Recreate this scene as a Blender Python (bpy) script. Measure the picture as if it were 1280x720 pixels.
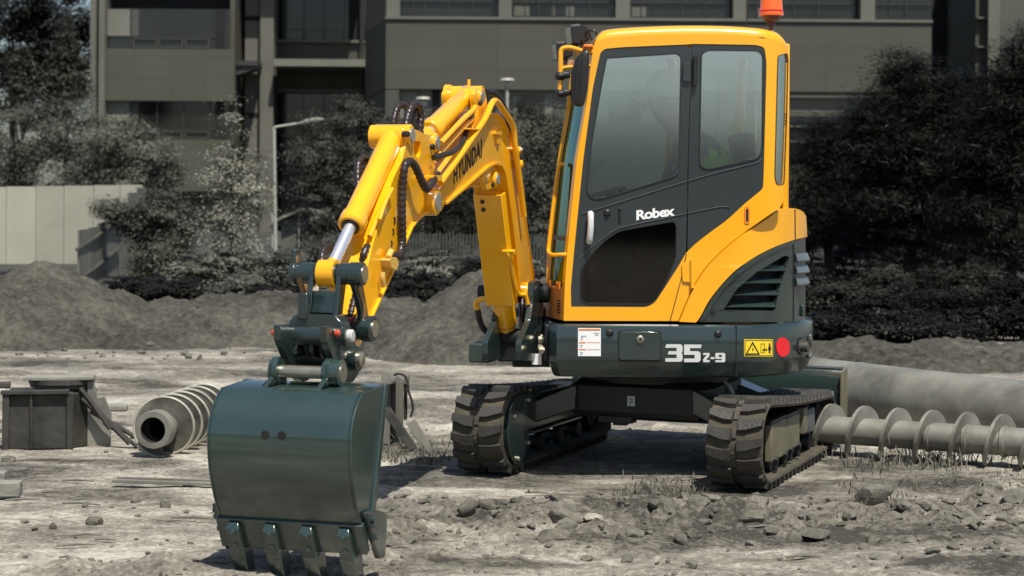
import bpy, bmesh, math, random
import numpy as np
from mathutils import Vector, Matrix
from mathutils.geometry import tessellate_polygon
random.seed(7); RNG = np.random.default_rng(7)
for o in list(bpy.data.objects): bpy.data.objects.remove(o)
SC = bpy.context.scene; COL = SC.collection; R = math.radians
# ------------------------------------------------------------------ camera, sky, sun, exposure
FPX, CX, CY, HC, ROLL = 2350.0, 640.0, 250.0, 1.52, R(0.4)
cd = bpy.data.cameras.new('camera'); cam = bpy.data.objects.new('camera', cd); COL.objects.link(cam)
cam.location = (0, 0, HC)
cam.rotation_euler = (Matrix.Rotation(R(90), 3, 'X') @ Matrix.Rotation(ROLL, 3, 'Z')).to_euler()
cd.sensor_width = 36; cd.lens = 36*FPX/1280; cd.shift_y = -(360-CY)/1280
cd.clip_start = .1; cd.clip_end = 9000
cd.dof.use_dof = True; cd.dof.focus_distance = 9.2; cd.dof.aperture_fstop = 4.2
SC.camera = cam
SUN_EL, SUN_AZ = R(63), R(22)           # azimuth: turned to the right from straight behind the camera
sv = Vector((math.sin(SUN_AZ)*math.cos(SUN_EL), -math.cos(SUN_AZ)*math.cos(SUN_EL), math.sin(SUN_EL)))
W = bpy.data.worlds.new('World'); SC.world = W; W.use_nodes = True
wn = W.node_tree; bg = wn.nodes['Background']; sky = wn.nodes.new('ShaderNodeTexSky')
sky.sky_type = 'NISHITA'; sky.sun_disc = False; sky.sun_elevation = SUN_EL
sky.sun_rotation = math.atan2(sv.x, sv.y); sky.air_density = 1.0; sky.dust_density = 1.3; sky.ozone_density = 1
wn.links.new(sky.outputs[0], bg.inputs[0]); bg.inputs[1].default_value = .09
sl = bpy.data.lights.new('sun', 'SUN'); so = bpy.data.objects.new('sun', sl); COL.objects.link(so)
sl.energy = 4.6; sl.angle = R(.5); sl.color = (1, .965, .89)
so.rotation_euler = sv.to_track_quat('Z', 'Y').to_euler(); so.location = (3, -6, 20)
vs = SC.view_settings; vs.view_transform = 'Standard'; vs.look = 'None'; vs.exposure = 0.38; vs.gamma = 1; vs.use_curve_mapping = False
SC.cycles.max_bounces = 6; SC.cycles.transparent_max_bounces = 12

# ------------------------------------------------------------------ measuring helpers (photo pixel -> place)
cr_, sr_ = math.cos(ROLL), math.sin(ROLL)
def ray(px, py):
    dx, dy = px-CX, py-CY
    return ((cr_*dx+sr_*dy)/FPX, -(-sr_*dx+cr_*dy)/FPX)      # X/Y and (Z-H)/Y
def P(px, py, Y):
    a, c = ray(px, py); return Vector((a*Y, Y, HC+c*Y))
def G(px, py):                                              # point on flat ground
    a, c = ray(px, py); Y = -HC/c; return Vector((a*Y, Y, 0))

# ------------------------------------------------------------------ noise
def _h(i, j, s):
    n = (i.astype(np.int64)*374761393 + j.astype(np.int64)*668265263 + s*1442695041) & 0x7fffffff
    n = ((n ^ (n >> 13))*1274126177) & 0x7fffffff
    return ((n ^ (n >> 16)) & 0xffff)/65535.0
def vn(x, y, s=0):
    i, j = np.floor(x), np.floor(y); fx, fy = x-i, y-j
    fx = fx*fx*(3-2*fx); fy = fy*fy*(3-2*fy)
    a, b, c, d = _h(i, j, s), _h(i+1, j, s), _h(i, j+1, s), _h(i+1, j+1, s)
    return (a*(1-fx)+b*fx)*(1-fy)+(c*(1-fx)+d*fx)*fy
def fbm(x, y, o=4, s=0, g=.5):
    v = 0; a = 1; t = 0
    for k in range(o):
        v = v+a*vn(x*2**k, y*2**k, s+k*17); t += a; a *= g
    return v/t

# ------------------------------------------------------------------ materials
MATS = {}
def mat(name, col, rough=.6, metal=0, coat=0, var=.12, vscale=6, bump=0, bscale=60, spec=.5, col2=None, detail=5, stretch=None, emit=None, coords='Object', cior=1.5, crough=.06):
    if name in MATS: return MATS[name]
    m = bpy.data.materials.new(name); m.use_nodes = True; nt = m.node_tree; N = nt.nodes; L = nt.links
    b = N['Principled BSDF']; b.inputs['Roughness'].default_value = rough; b.inputs['Metallic'].default_value = metal
    b.inputs['Coat Weight'].default_value = coat; b.inputs['Coat Roughness'].default_value = crough; b.inputs['Coat IOR'].default_value = cior
    b.inputs['Specular IOR Level'].default_value = spec
    tc = N.new('ShaderNodeTexCoord'); src = tc.outputs[coords]
    if stretch:
        mp = N.new('ShaderNodeMapping'); mp.inputs['Scale'].default_value = stretch; L.new(src, mp.inputs[0]); src = mp.outputs[0]
    nz = N.new('ShaderNodeTexNoise'); nz.inputs['Scale'].default_value = vscale; nz.inputs['Detail'].default_value = detail
    nz.inputs['Roughness'].default_value = .6; L.new(src, nz.inputs['Vector'])
    rp = N.new('ShaderNodeValToRGB'); c2 = col2 or tuple(c*(1-var*2) for c in col)
    rp.color_ramp.elements[0].color = (*c2, 1); rp.color_ramp.elements[1].color = (*col, 1)
    rp.color_ramp.elements[0].position = .33; rp.color_ramp.elements[1].position = .62
    L.new(nz.outputs[0], rp.inputs[0]); L.new(rp.outputs[0], b.inputs['Base Color'])
    if bump:
        n2 = N.new('ShaderNodeTexNoise'); n2.inputs['Scale'].default_value = bscale; n2.inputs['Detail'].default_value = 6; L.new(src, n2.inputs['Vector'])
        bp_ = N.new('ShaderNodeBump'); bp_.inputs['Strength'].default_value = min(1, bump); bp_.inputs['Distance'].default_value = .02*max(1, bump)
        L.new(n2.outputs[0], bp_.inputs['Height']); L.new(bp_.outputs[0], b.inputs['Normal'])
    if emit:
        b.inputs['Emission Color'].default_value = (*emit[0], 1); b.inputs['Emission Strength'].default_value = emit[1]
    MATS[name] = m; return m
def glass(name, tint, refl, rough=.03, rcol=(1, 1, 1)):
    m = bpy.data.materials.new(name); m.use_nodes = True; nt = m.node_tree; N = nt.nodes; L = nt.links
    for n in list(N):
        if n.type == 'BSDF_PRINCIPLED': N.remove(n)
    out = [n for n in N if n.type == 'OUTPUT_MATERIAL'][0]
    tr = N.new('ShaderNodeBsdfTransparent'); tr.inputs[0].default_value = (*tint, 1)
    gl = N.new('ShaderNodeBsdfGlossy'); gl.inputs['Roughness'].default_value = rough; gl.inputs['Color'].default_value = (*rcol, 1)
    fr = N.new('ShaderNodeLayerWeight'); fr.inputs[0].default_value = .25
    mr = N.new('ShaderNodeMapRange'); mr.inputs['To Min'].default_value = refl; mr.inputs['To Max'].default_value = 1
    L.new(fr.outputs['Fresnel'], mr.inputs['Value'])
    mx = N.new('ShaderNodeMixShader'); L.new(mr.outputs[0], mx.inputs[0]); L.new(tr.outputs[0], mx.inputs[1]); L.new(gl.outputs[0], mx.inputs[2])
    L.new(mx.outputs[0], out.inputs[0]); MATS[name] = m; return m

YEL = mat('yellow_paint', (.90, .405, .004), .30, coat=.7, var=.03, vscale=2)
YELA = mat('yellow_arm_paint', (.95, .44, .004), .27, coat=.8, var=.04, vscale=3)
ORG = mat('orange_paint', (.80, .22, .012), .45, var=.08)
TEAL = mat('green_grey_paint', (.015, .029, .026), .33, coat=.6, cior=1.7, crough=.1, var=.1, vscale=4)
TEALD = mat('door_paint', (.026, .032, .033), .35, coat=.3, var=.06, vscale=3)
BKT = mat('bucket_paint', (.019, .040, .032), .36, coat=1, cior=1.62, crough=.13, var=.12, vscale=3, bump=.04, bscale=8)
BLK = mat('black_plastic', (.014, .013, .013), .45, var=.1)
BROWN = mat('hose_guard', (.030, .019, .016), .38, var=.15, vscale=20)
RUB = mat('rubber_track', (.042, .038, .030), .6, var=.3, vscale=7, bump=.25, bscale=70, col2=(.028, .025, .020))
DARK = mat('underbody_black', (.011, .014, .014), .5, var=.2)
BEIGE = mat('dusty_plate', (.17, .15, .092), .55, var=.15, vscale=5)
CHROME = mat('chrome_rod', (.80, .80, .82), .34, metal=.75, var=.02)
STEEL = mat('pin_steel', (.50, .47, .36), .35, metal=.9, var=.1, vscale=20)
SILV = mat('silver_paint', (.62, .62, .60), .4, var=.06)
WHITE = mat('white_print', (.82, .82, .80), .5, var=.02)
RED = mat('red_reflector', (.75, .012, .02), .35, var=.03)
STICK = mat('yellow_sticker', (.88, .62, .02), .45, var=.02)
INK = mat('black_print', (.012, .012, .014), .5, var=.05)
ORINK = mat('orange_print', (.75, .25, .05), .5, var=.05)
LENS = mat('orange_lens', (.85, .13, .008), .15, coat=.6, var=.05, spec=.6)
ROPS = mat('cab_inside', (.03, .03, .03), .7)
PERF = mat('copper_bracket', (.50, .26, .16), .5)
GL_SIDE = glass('side_glass', (.93, .98, .98), .29, .11, (.86, .91, .93))
GREYPIN = mat('grey_pin', (.34, .33, .30), .4, metal=.3)
GL_DARK = glass('dark_glass', (.55, .52, .50), .012, .05)
GL_CLEAR = glass('clear_glass', (.80, .88, .88), .03, .04)
GL_TEAL = glass('teal_glass', (.30, .48, .46), .16, .05, (.5, .8, .8))

# ------------------------------------------------------------------ mesh builder
def wloc(o):
    v = Vector((0, 0, 0))
    while o is not None: v += o.location; o = o.parent
    return v
class MB:
    def __init__(s): s.v = []; s.f = []
    def add(s, vs, fs):
        k = len(s.v); s.v += [Vector(v) for v in vs]; s.f += [tuple(i+k for i in f) for f in fs]; return s
    def obox(s, c, ax, h):                     # centre, three axis vectors, half sizes
        c = Vector(c); ax = [Vector(a).normalized()*k for a, k in zip(ax, h)]
        vs = [c+ax[0]*i+ax[1]*j+ax[2]*k for i in (-1, 1) for j in (-1, 1) for k in (-1, 1)]
        return s.add(vs, [(0, 1, 3, 2), (4, 6, 7, 5), (0, 4, 5, 1), (2, 3, 7, 6), (0, 2, 6, 4), (1, 5, 7, 3)])
    def box(s, lo, hi):
        c = [(a+b)/2 for a, b in zip(lo, hi)]; return s.obox(c, ((1, 0, 0), (0, 1, 0), (0, 0, 1)), [abs(b-a)/2 for a, b in zip(lo, hi)])
    def cyl(s, p0, p1, r0, r1=None, n=24, caps=True):
        return s.lathe(p0, p1, [(0, r0), (1, r0 if r1 is None else r1)], n, caps)
    def lathe(s, p0, p1, prof, n=24, caps=True):
        p0, p1 = Vector(p0), Vector(p1); d = p1-p0; z = d.normalized()
        x = z.orthogonal().normalized(); y = z.cross(x); vs = []
        for t, r in prof:
            for k in range(n):
                a = 2*math.pi*k/n; vs.append(p0+d*t+(x*math.cos(a)+y*math.sin(a))*r)
        fs = []
        for i in range(len(prof)-1):
            for k in range(n): fs.append((i*n+k, i*n+(k+1) % n, (i+1)*n+(k+1) % n, (i+1)*n+k))
        if caps: fs.append(tuple(range(n-1, -1, -1))); m = (len(prof)-1)*n; fs.append(tuple(range(m, m+n)))
        return s.add(vs, fs)
    def tube(s, pts, r, n=10, rib=0, cap=True):
        pts = [Vector(p) for p in pts]; vs = []; m = len(pts); x = None
        for i, p in enumerate(pts):
            d = (pts[min(i+1, m-1)]-pts[max(i-1, 0)]).normalized()
            if x is None: x = d.orthogonal().normalized()
            x = (x-d*x.dot(d)); x = x.normalized() if x.length > 1e-6 else d.orthogonal().normalized()
            y = d.cross(x); rr = (r[i] if hasattr(r, '__len__') else r)*(1+rib*(1 if (i//2) % 2 else -1))
            for k in range(n):
                a = 2*math.pi*k/n; vs.append(p+(x*math.cos(a)+y*math.sin(a))*rr)
        fs = [(i*n+k, i*n+(k+1) % n, (i+1)*n+(k+1) % n, (i+1)*n+k) for i in range(m-1) for k in range(n)]
        if cap: fs += [tuple(range(n-1, -1, -1)), tuple(range((m-1)*n, m*n))]
        return s.add(vs, fs)
    def rings(s, rs, closed=True, cap0=False, cap1=False):
        n = len(rs[0]); vs = [v for r in rs for v in r]; fs = []
        for i in range(len(rs)-1):
            for k in range(n if closed else n-1): fs.append((i*n+k, i*n+(k+1) % n, (i+1)*n+(k+1) % n, (i+1)*n+k))
        if cap0: fs.append(tuple(range(n-1, -1, -1)))
        if cap1: fs.append(tuple(range((len(rs)-1)*n, len(rs)*n)))
        return s.add(vs, fs)
    def prism(s, A, B):                        # two matching polygons
        n = len(A); fs = [(k, (k+1) % n, n+(k+1) % n, n+k) for k in range(n)]
        for tri in tessellate_polygon([[Vector(p) for p in A]]):
            fs.append(tuple(tri)); fs.append(tuple(n+i for i in reversed(tri)))
        return s.add(list(A)+list(B), fs)
    def build(s, name, m, parent=None, smooth=35, bevel=0, seg=2, merge=False):
        me = bpy.data.meshes.new(name); off = wloc(parent)
        me.from_pydata([v-off for v in s.v], [], s.f)
        bm = bmesh.new(); bm.from_mesh(me)
        if merge: bmesh.ops.remove_doubles(bm, verts=bm.verts, dist=1e-5)
        bmesh.ops.recalc_face_normals(bm, faces=bm.faces); bm.to_mesh(me); bm.free()
        if smooth:
            for p in me.polygons: p.use_smooth = True
            me.set_sharp_from_angle(angle=R(smooth))
        me.materials.append(m); o = bpy.data.objects.new(name, me); COL.objects.link(o)
        if parent is not None: o.parent = parent
        if bevel:
            b = o.modifiers.new('bevel', 'BEVEL'); b.width = bevel; b.segments = seg; b.limit_method = 'ANGLE'; b.angle_limit = R(40); b.harden_normals = False
        return o
def tag(o, label=None, cat=None, group=None, kind=None):
    if label: o['label'] = label
    if cat: o['category'] = cat
    if group: o['group'] = group
    if kind: o['kind'] = kind
    return o
def thing(name, label, cat, loc, group=None):
    o = bpy.data.objects.new(name, None); COL.objects.link(o); o.location = loc; o.empty_display_size = .2
    return tag(o, label, cat, group)
def copy_tree(o, parent=None, name=None):
    c = o.copy(); COL.objects.link(c)
    if parent is not None: c.parent = parent
    for ch in list(o.children): copy_tree(ch, c)
    return c
def catmull(pts, n=8):
    pts = [Vector(p) for p in pts]; q = [pts[0]*2-pts[1]]+pts+[pts[-1]*2-pts[-2]]; out = []
    for i in range(1, len(q)-2):
        for k in range(n):
            t = k/n; a, b, c, d = q[i-1], q[i], q[i+1], q[i+2]
            out.append(.5*((2*b)+(c-a)*t+(2*a-5*b+4*c-d)*t*t+(3*b-a-3*c+d)*t**3))
    return out+[pts[-1]]
def resample(pts, step):
    out = [pts[0]]; acc = 0
    for a, b in zip(pts, pts[1:]):
        L = (b-a).length; t = step-acc
        while t < L: out.append(a+(b-a)*(t/L)); t += step
        acc = (acc+L) % step
    return out+[pts[-1]]
def fillet(poly, r, n=4):
    out = []; m = len(poly)
    for i, p in enumerate(poly):
        rr = r[i] if hasattr(r, '__len__') else r
        p = Vector(p[:2]); a = Vector(poly[i-1][:2])-p; b = Vector(poly[(i+1) % m][:2])-p
        k = min(rr, a.length*.45, b.length*.45)
        if k < .2: out.append((p.x, p.y)); continue
        A, B = p+a.normalized()*k, p+b.normalized()*k
        for j in range(n+1):
            t = j/n; q = A*(1-t)**2+p*2*t*(1-t)+B*t*t; out.append((q.x, q.y))
    return out
def smoothpoly(pts, n=5):
    return [(v.x, v.y) for v in catmull([Vector((p[0], p[1], 0)) for p in pts], n)]
def panel(mb, outer, holes, mapf, d0, d1, cuts=()):
    """flat outline (with openings) laid on a real surface given by mapf(px, py, depth); front at d0, back at d1"""
    loops = [outer]+list(holes); allp = [Vector((p[0], p[1], 0)) for l in loops for p in l]
    tris = tessellate_polygon([[Vector((p[0], p[1], 0)) for p in l] for l in loops])
    bm = bmesh.new(); vs = [bm.verts.new(p) for p in allp]
    for t in tris:
        try: bm.faces.new([vs[i] for i in t])
        except ValueError: pass
    for cx in cuts:
        bmesh.ops.bisect_plane(bm, geom=bm.verts[:]+bm.edges[:]+bm.faces[:], plane_co=(cx, 0, 0), plane_no=(1, 0, 0), dist=1e-4)
    bmesh.ops.remove_doubles(bm, verts=bm.verts, dist=1e-3)
    bm.verts.index_update(); n = len(bm.verts)
    F = [mapf(v.co.x, v.co.y, d0) for v in bm.verts]; B = [mapf(v.co.x, v.co.y, d1) for v in bm.verts]
    fs = []
    for f in bm.faces:
        ix = [v.index for v in f.verts]; fs.append(tuple(ix))
        if d0 != d1: fs.append(tuple(n+i for i in reversed(ix)))
    if d0 != d1:
        for e in bm.edges:
            if len(e.link_faces) == 1: a, b = e.verts[0].index, e.verts[1].index; fs.append((a, b, n+b, n+a))
    bm.free(); return mb.add(F+(B if d0 != d1 else []), fs)
def text_polys(s, bold=.0, shear=0, space=1):
    c = bpy.data.curves.new('t', 'FONT'); c.body = s; c.offset = bold; c.shear = shear; c.space_character = space; c.resolution_u = 4
    o = bpy.data.objects.new('t', c); COL.objects.link(o); dg = bpy.context.evaluated_depsgraph_get(); dg.update()
    me = o.evaluated_get(dg).to_mesh(); vs = [v.co.copy() for v in me.vertices]; fs = [tuple(p.vertices) for p in me.polygons]
    o.evaluated_get(dg).to_mesh_clear(); bpy.data.objects.remove(o); bpy.data.curves.remove(c)
    x0 = min(v.x for v in vs); x1 = max(v.x for v in vs); y0 = min(v.y for v in vs); y1 = max(v.y for v in vs)
    return [((v.x-x0)/(x1-x0), (v.y-y0)/(y1-y0)) for v in vs], fs
# ================================================================== ground: one sheet to the horizon
def axis(lo, hi, d0, d1, far, g):
    pts = [lo]; 
    while pts[-1] < hi: pts.append(pts[-1]+d0)
    d = d0
    while pts[-1] < far: d *= g; pts.append(pts[-1]+d)
    d = d1; neg = []; x = lo
    while x > -far: d *= g; x -= d; neg.append(x)
    return np.array(sorted(neg)+pts)
gx = axis(-3.4, 4.2, .026, .026, 3500, 1.055); gy = axis(5.6, 13.0, .026, .03, 3500, 1.035)
GX, GY = np.meshgrid(gx, gy)
def smooth(a, b, x): t = np.clip((x-a)/(b-a), 0, 1); return t*t*(3-2*t)
def clod_band(X, Y):
    band = np.exp(-((Y-(8.70+.10*X))/.42)**2)*smooth(-1.0, -.3, X)+.8*np.exp(-((X+1.55)/.45)**2-((Y-7.55)/.22)**2)+.8*np.exp(-((X-2.45)/.45)**2-((Y-9.6)/.5)**2)
    return band+.35*smooth(.35, .75, fbm(X*.5, Y*.8, 2, 31))+.7*np.exp(-((X+.55)/.5)**2-((Y-11.4)/.25)**2)
def ground_z(X, Y):
    z = .05*(fbm(X*.35+3, Y*.5, 3, 1)-.5)
    n = fbm(X*1.6, Y*2.4, 5, 5, .55); z = z+.05*(n-.5)
    # broken clods in bands: in front of the machine, bottom left, right side
    band = np.exp(-((Y-(8.70+.10*X))/.42)**2)*smooth(-1.0, -.3, X)+.8*np.exp(-((X+1.55)/.45)**2-((Y-7.55)/.22)**2)+.8*np.exp(-((X-2.45)/.45)**2-((Y-9.6)/.5)**2)
    band = band+.35*smooth(.35, .75, fbm(X*.5, Y*.8, 2, 31))+.7*np.exp(-((X+.55)/.5)**2-((Y-11.4)/.25)**2)
    c = fbm(X*5, Y*5.5, 4, 9, .6); cc = np.maximum(0, c-.46)
    f2 = np.abs(fbm(X*9, Y*10, 3, 14, .6)-.5); z = z+band*(.25*cc+.05*fbm(X*1.8, Y*1.8, 2, 12)+.05*(.35-f2)+.03*(fbm(X*22, Y*24, 2, 15)-.5))
    z = z+.010*(fbm(X*14, Y*18, 3, 21)-.5)
    # track ruts running away to the left, worn smooth
    fade = 1-smooth(60, 200, np.hypot(X, Y-12)); flat = 1-.85*np.exp(-(((X-.85)/1.25)**2+((Y-10.9)/1.25)**2)**2)
    z = z*fade*flat - .012
    return z
GZ = ground_z(GX, GY)
near = (np.abs(GX-.85) < 1.5) & (np.abs(GY-10.9) < 1.5); GZ = np.where(near, np.minimum(GZ, .004), GZ)
nx, ny = len(gx), len(gy)
me = bpy.data.meshes.new('ground'); co = np.stack([GX.ravel(), GY.ravel(), GZ.ravel()], 1).astype(np.float32)
idx = np.arange(nx*ny).reshape(ny, nx); quads = np.stack([idx[:-1, :-1], idx[:-1, 1:], idx[1:, 1:], idx[1:, :-1]], -1).reshape(-1, 4)
def npmesh(me, co, quads):
    me.vertices.add(len(co)); me.vertices.foreach_set('co', co.ravel().astype(np.float32))
    me.loops.add(quads.size); me.loops.foreach_set('vertex_index', quads.ravel().astype(np.int32))
    k = quads.shape[1]; me.polygons.add(len(quads)); me.polygons.foreach_set('loop_start', np.arange(0, quads.size, k, dtype=np.int32))
    me.update(calc_edges=True)
npmesh(me, co, quads); at = me.attributes.new('damp', 'FLOAT', 'POINT'); dm = np.clip(clod_band(GX, GY)*(.25+1.5*fbm(GX*2.2, GY*2.6, 3, 19)-.3)+1.2*smooth(.56, .74, fbm(GX*.9+7, GY*2.4, 4, 23))+.25*smooth(13, 19, GY), 0, 1); at.data.foreach_set('value', dm.ravel().astype(np.float32)); me.polygons.foreach_set('use_smooth', np.ones(len(quads), bool))
def soil(name, dry, mid, damp, grit=.5, bd=.03, gs=48):
    dry, mid, damp = [(c[0]*1.02, c[1], c[2]*.96) for c in (dry, mid, damp)]; o_ = (grit-.22)*.5
    m = bpy.data.materials.new(name); m.use_nodes = True; nt = m.node_tree; N = nt.nodes; L = nt.links; b = N['Principled BSDF']; b.inputs['Roughness'].default_value = .95; b.inputs['Specular IOR Level'].default_value = .15
    tc = N.new('ShaderNodeNewGeometry')
    def noise(sc, det, rough=.6, st=None):
        src = tc.outputs['Position']
        if st: mp = N.new('ShaderNodeMapping'); mp.inputs['Scale'].default_value = st; L.new(src, mp.inputs[0]); src = mp.outputs[0]
        n = N.new('ShaderNodeTexNoise'); n.inputs['Scale'].default_value = sc; n.inputs['Detail'].default_value = det; n.inputs['Roughness'].default_value = rough; L.new(src, n.inputs['Vector']); return n.outputs[0]
    a = noise(.9, 8, .68, (1, 1.4, 1)); f = noise(9, 8, .7, (1, 1.2, 1)); g = noise(gs, 6, .7)
    ad = N.new('ShaderNodeMath'); ad.operation = 'MULTIPLY_ADD'; L.new(f, ad.inputs[0]); ad.inputs[1].default_value = .55; L.new(a, ad.inputs[2])
    a2 = N.new('ShaderNodeMath'); a2.operation = 'MULTIPLY_ADD'; L.new(g, a2.inputs[0]); a2.inputs[1].default_value = grit; L.new(ad.outputs[0], a2.inputs[2])
    rp = N.new('ShaderNodeValToRGB'); e = rp.color_ramp.elements; e[0].position = 0; e[0].color = (*damp, 1); e[1].position = 1; e[1].color = (*dry, 1)
    k = e.new(.5); k.color = (*mid, 1); da = N.new('ShaderNodeAttribute'); da.attribute_name = 'damp'; a3 = N.new('ShaderNodeMath'); a3.operation = 'MULTIPLY_ADD'; L.new(da.outputs['Fac'], a3.inputs[0]); a3.inputs[1].default_value = -.20; L.new(a2.outputs[0], a3.inputs[2]); mr = N.new('ShaderNodeMapRange'); mr.inputs['From Min'].default_value = .60+o_; mr.inputs['From Max'].default_value = 1.06+o_+.25*max(0, grit-.5); L.new(a3.outputs[0], mr.inputs['Value']); L.new(mr.outputs[0], rp.inputs[0]); L.new(rp.outputs[0], b.inputs['Base Color'])
    bm1 = N.new('ShaderNodeBump'); bm1.inputs['Strength'].default_value = .7; bm1.inputs['Distance'].default_value = bd; L.new(f, bm1.inputs['Height'])
    bm2 = N.new('ShaderNodeBump'); bm2.inputs['Strength'].default_value = .9; bm2.inputs['Distance'].default_value = .30/gs; L.new(g, bm2.inputs['Height']); L.new(bm1.outputs[0], bm2.inputs['Normal']); L.new(bm2.outputs[0], b.inputs['Normal'])
    MATS[name] = m; return m
SAND = soil('sandy_ground', (.56, .54, .465), (.235, .216, .184), (.055, .053, .044), .66, .05, 38)
SPOIL = soil('spoil_soil', (.165, .158, .132), (.082, .079, .066), (.024, .023, .019), .85, .16, 15)
CLOD = soil('clod_soil', (.21, .20, .168), (.125, .12, .10), (.055, .052, .043), .6, .03, 42)
me.materials.append(SAND); gob = bpy.data.objects.new('ground', me); COL.objects.link(gob); tag(gob, kind='structure')

# ---- heaps of soil
def heap(name, label, x0, x1, y0, y1, hf, m=SPOIL, step=.04, cat='soil heap', group=None, kind=None):
    X = np.arange(x0, x1+step, step); Y = np.arange(y0, y1+step, step); A, B = np.meshgrid(X, Y); Z = hf(A, B)
    ex = np.minimum(np.minimum(A-x0, x1-A), np.minimum(B-y0, y1-B)); Z = Z*smooth(0, .5, ex)-.12*(1-smooth(0, .3, ex))-.03
    me = bpy.data.meshes.new(name); n = len(X); k = len(Y); ix = np.arange(n*k).reshape(k, n)
    loc = Vector(((x0+x1)/2, (y0+y1)/2, 0)); co = np.stack([A.ravel()-loc.x, B.ravel()-loc.y, Z.ravel()], 1)
    q = np.stack([ix[:-1, :-1], ix[:-1, 1:], ix[1:, 1:], ix[1:, :-1]], -1).reshape(-1, 4); npmesh(me, co, q); me.polygons.foreach_set('use_smooth', np.ones(len(q), bool))
    me.materials.append(m); o = bpy.data.objects.new(name, me); o.location = loc; COL.objects.link(o); return tag(o, label, cat, group, kind)
def rough(A, B, s): r = 1-2*np.abs(fbm(A*3.1, B*3.1, 3, s+9, .6)-.5); return .20*(fbm(A*1.2, B*1.2, 3, s)-.5)+.16*(fbm(A*4, B*4, 4, s+3, .65)-.5)+.12*(r-.8)+.05*(fbm(A*14, B*14, 2, s+5)-.5)
def bump_(A, B, cx, cy, rx, ry, h, p=1.0): d = np.sqrt(((A-cx)/rx)**2+((B-cy)/ry)**2); return h*np.maximum(0, 1-d**p)
def H_left(A, B):
    z = np.maximum(bump_(A, B, -5.05, 20.3, 1.8, 1.7, .90, 1.05), bump_(A, B, -3.8, 20.3, 1.9, 1.3, .30, 1.3)); w = smooth(0, .15, z); return z+rough(A, B, 41)*w
heap('soil_heap', 'big pointed grey soil heap at the left edge below the pale hoarding', -7.6, -2.2, 18.2, 22.5, H_left)
def H_bank(A, B):
    x = smooth(-4.6, -3.9, A)*(1-smooth(-1.2, .4, A)); z = x*(.44+.06*np.sin(A*2.1))*smooth(18.6, 20.6, B)*(1-smooth(21.4, 22.6, B)); return z+rough(A, B, 51)*smooth(0, .1, z)
heap('soil_bank', 'long low flat-topped soil bank behind the bucket between the two heaps', -5.2, .6, 18.3, 23, H_bank)
def H_mid(A, B):
    z = np.maximum(bump_(A, B, -.16, 18.7, 1.45, 1.6, 1.06, 1.0), bump_(A, B, .5, 18.8, 1.6, 1.5, .84, 1.05)); return z+rough(A, B, 61)*smooth(0, .15, z)
heap('soil_heap', 'dark soil heap seen under the raised boom in front of the picket fence', -2.0, 2.6, 16.8, 20.8, H_mid)
def H_right(A, B):
    z = smooth(16.4, 17.6, B)*(1-smooth(18.6, 20, B))*(.10+.20*np.maximum(0, fbm(A*.9, B*.5, 2, 77)-.3)); z = z*smooth(1.4, 2.4, A); return z+.8*rough(A, B, 71)*smooth(0, .08, z)
heap('soil_bank', 'low rough soil bank behind the big pipe at the right edge', 1.0, 9, 16.0, 20.4, H_right)

# ---- clods and stones
def rock(name, px, py, wpx, m=CLOD, h=.7, label=None, group='loose clods in front of the machine', seed=0, dx=0):
    g = G(px, py); s = g.y/FPX*wpx/2; rg = np.random.default_rng(seed)
    bm = bmesh.new(); bmesh.ops.create_icosphere(bm, subdivisions=3, radius=1); off = rg.random(3)*50
    cuts = [Vector(rg.normal(size=3)).normalized() for _ in range(9)]
    for v in bm.verts:
        p = v.co.copy(); d = 1.0
        for c in cuts:
            t = p.dot(c)
            if t > .62: p -= c*(t-.62)*.85
        nzv = float(fbm(np.array([p.x*1.6+off[0]]), np.array([p.y*1.6+p.z*1.3+off[1]]), 4, seed)[0])-.5
        n2v = float(fbm(np.array([p.x*4.5+off[1]]), np.array([p.y*4.5+p.z*3.9+off[2]]), 3, seed+5)[0])-.5; p *= (1+.42*nzv+.22*n2v); v.co = Vector((p.x*s*1.08, p.y*s*.9, p.z*s*h))
    me = bpy.data.meshes.new(name); bm.to_mesh(me); bm.free()
    for p in me.polygons: p.use_smooth = True
    me.set_sharp_from_angle(angle=R(28)); me.materials.append(m)
    o = bpy.data.objects.new(name, me); COL.objects.link(o)
    gz = float(ground_z(np.array([g.x]), np.array([g.y]))[0]); o.location = (g.x, g.y, max(gz, -.01)+s*h*(.38 if label and 'scattered' not in label else .18)); o.rotation_euler = (0, 0, rg.random()*6)
    return tag(o, label, 'stone', group)
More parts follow.
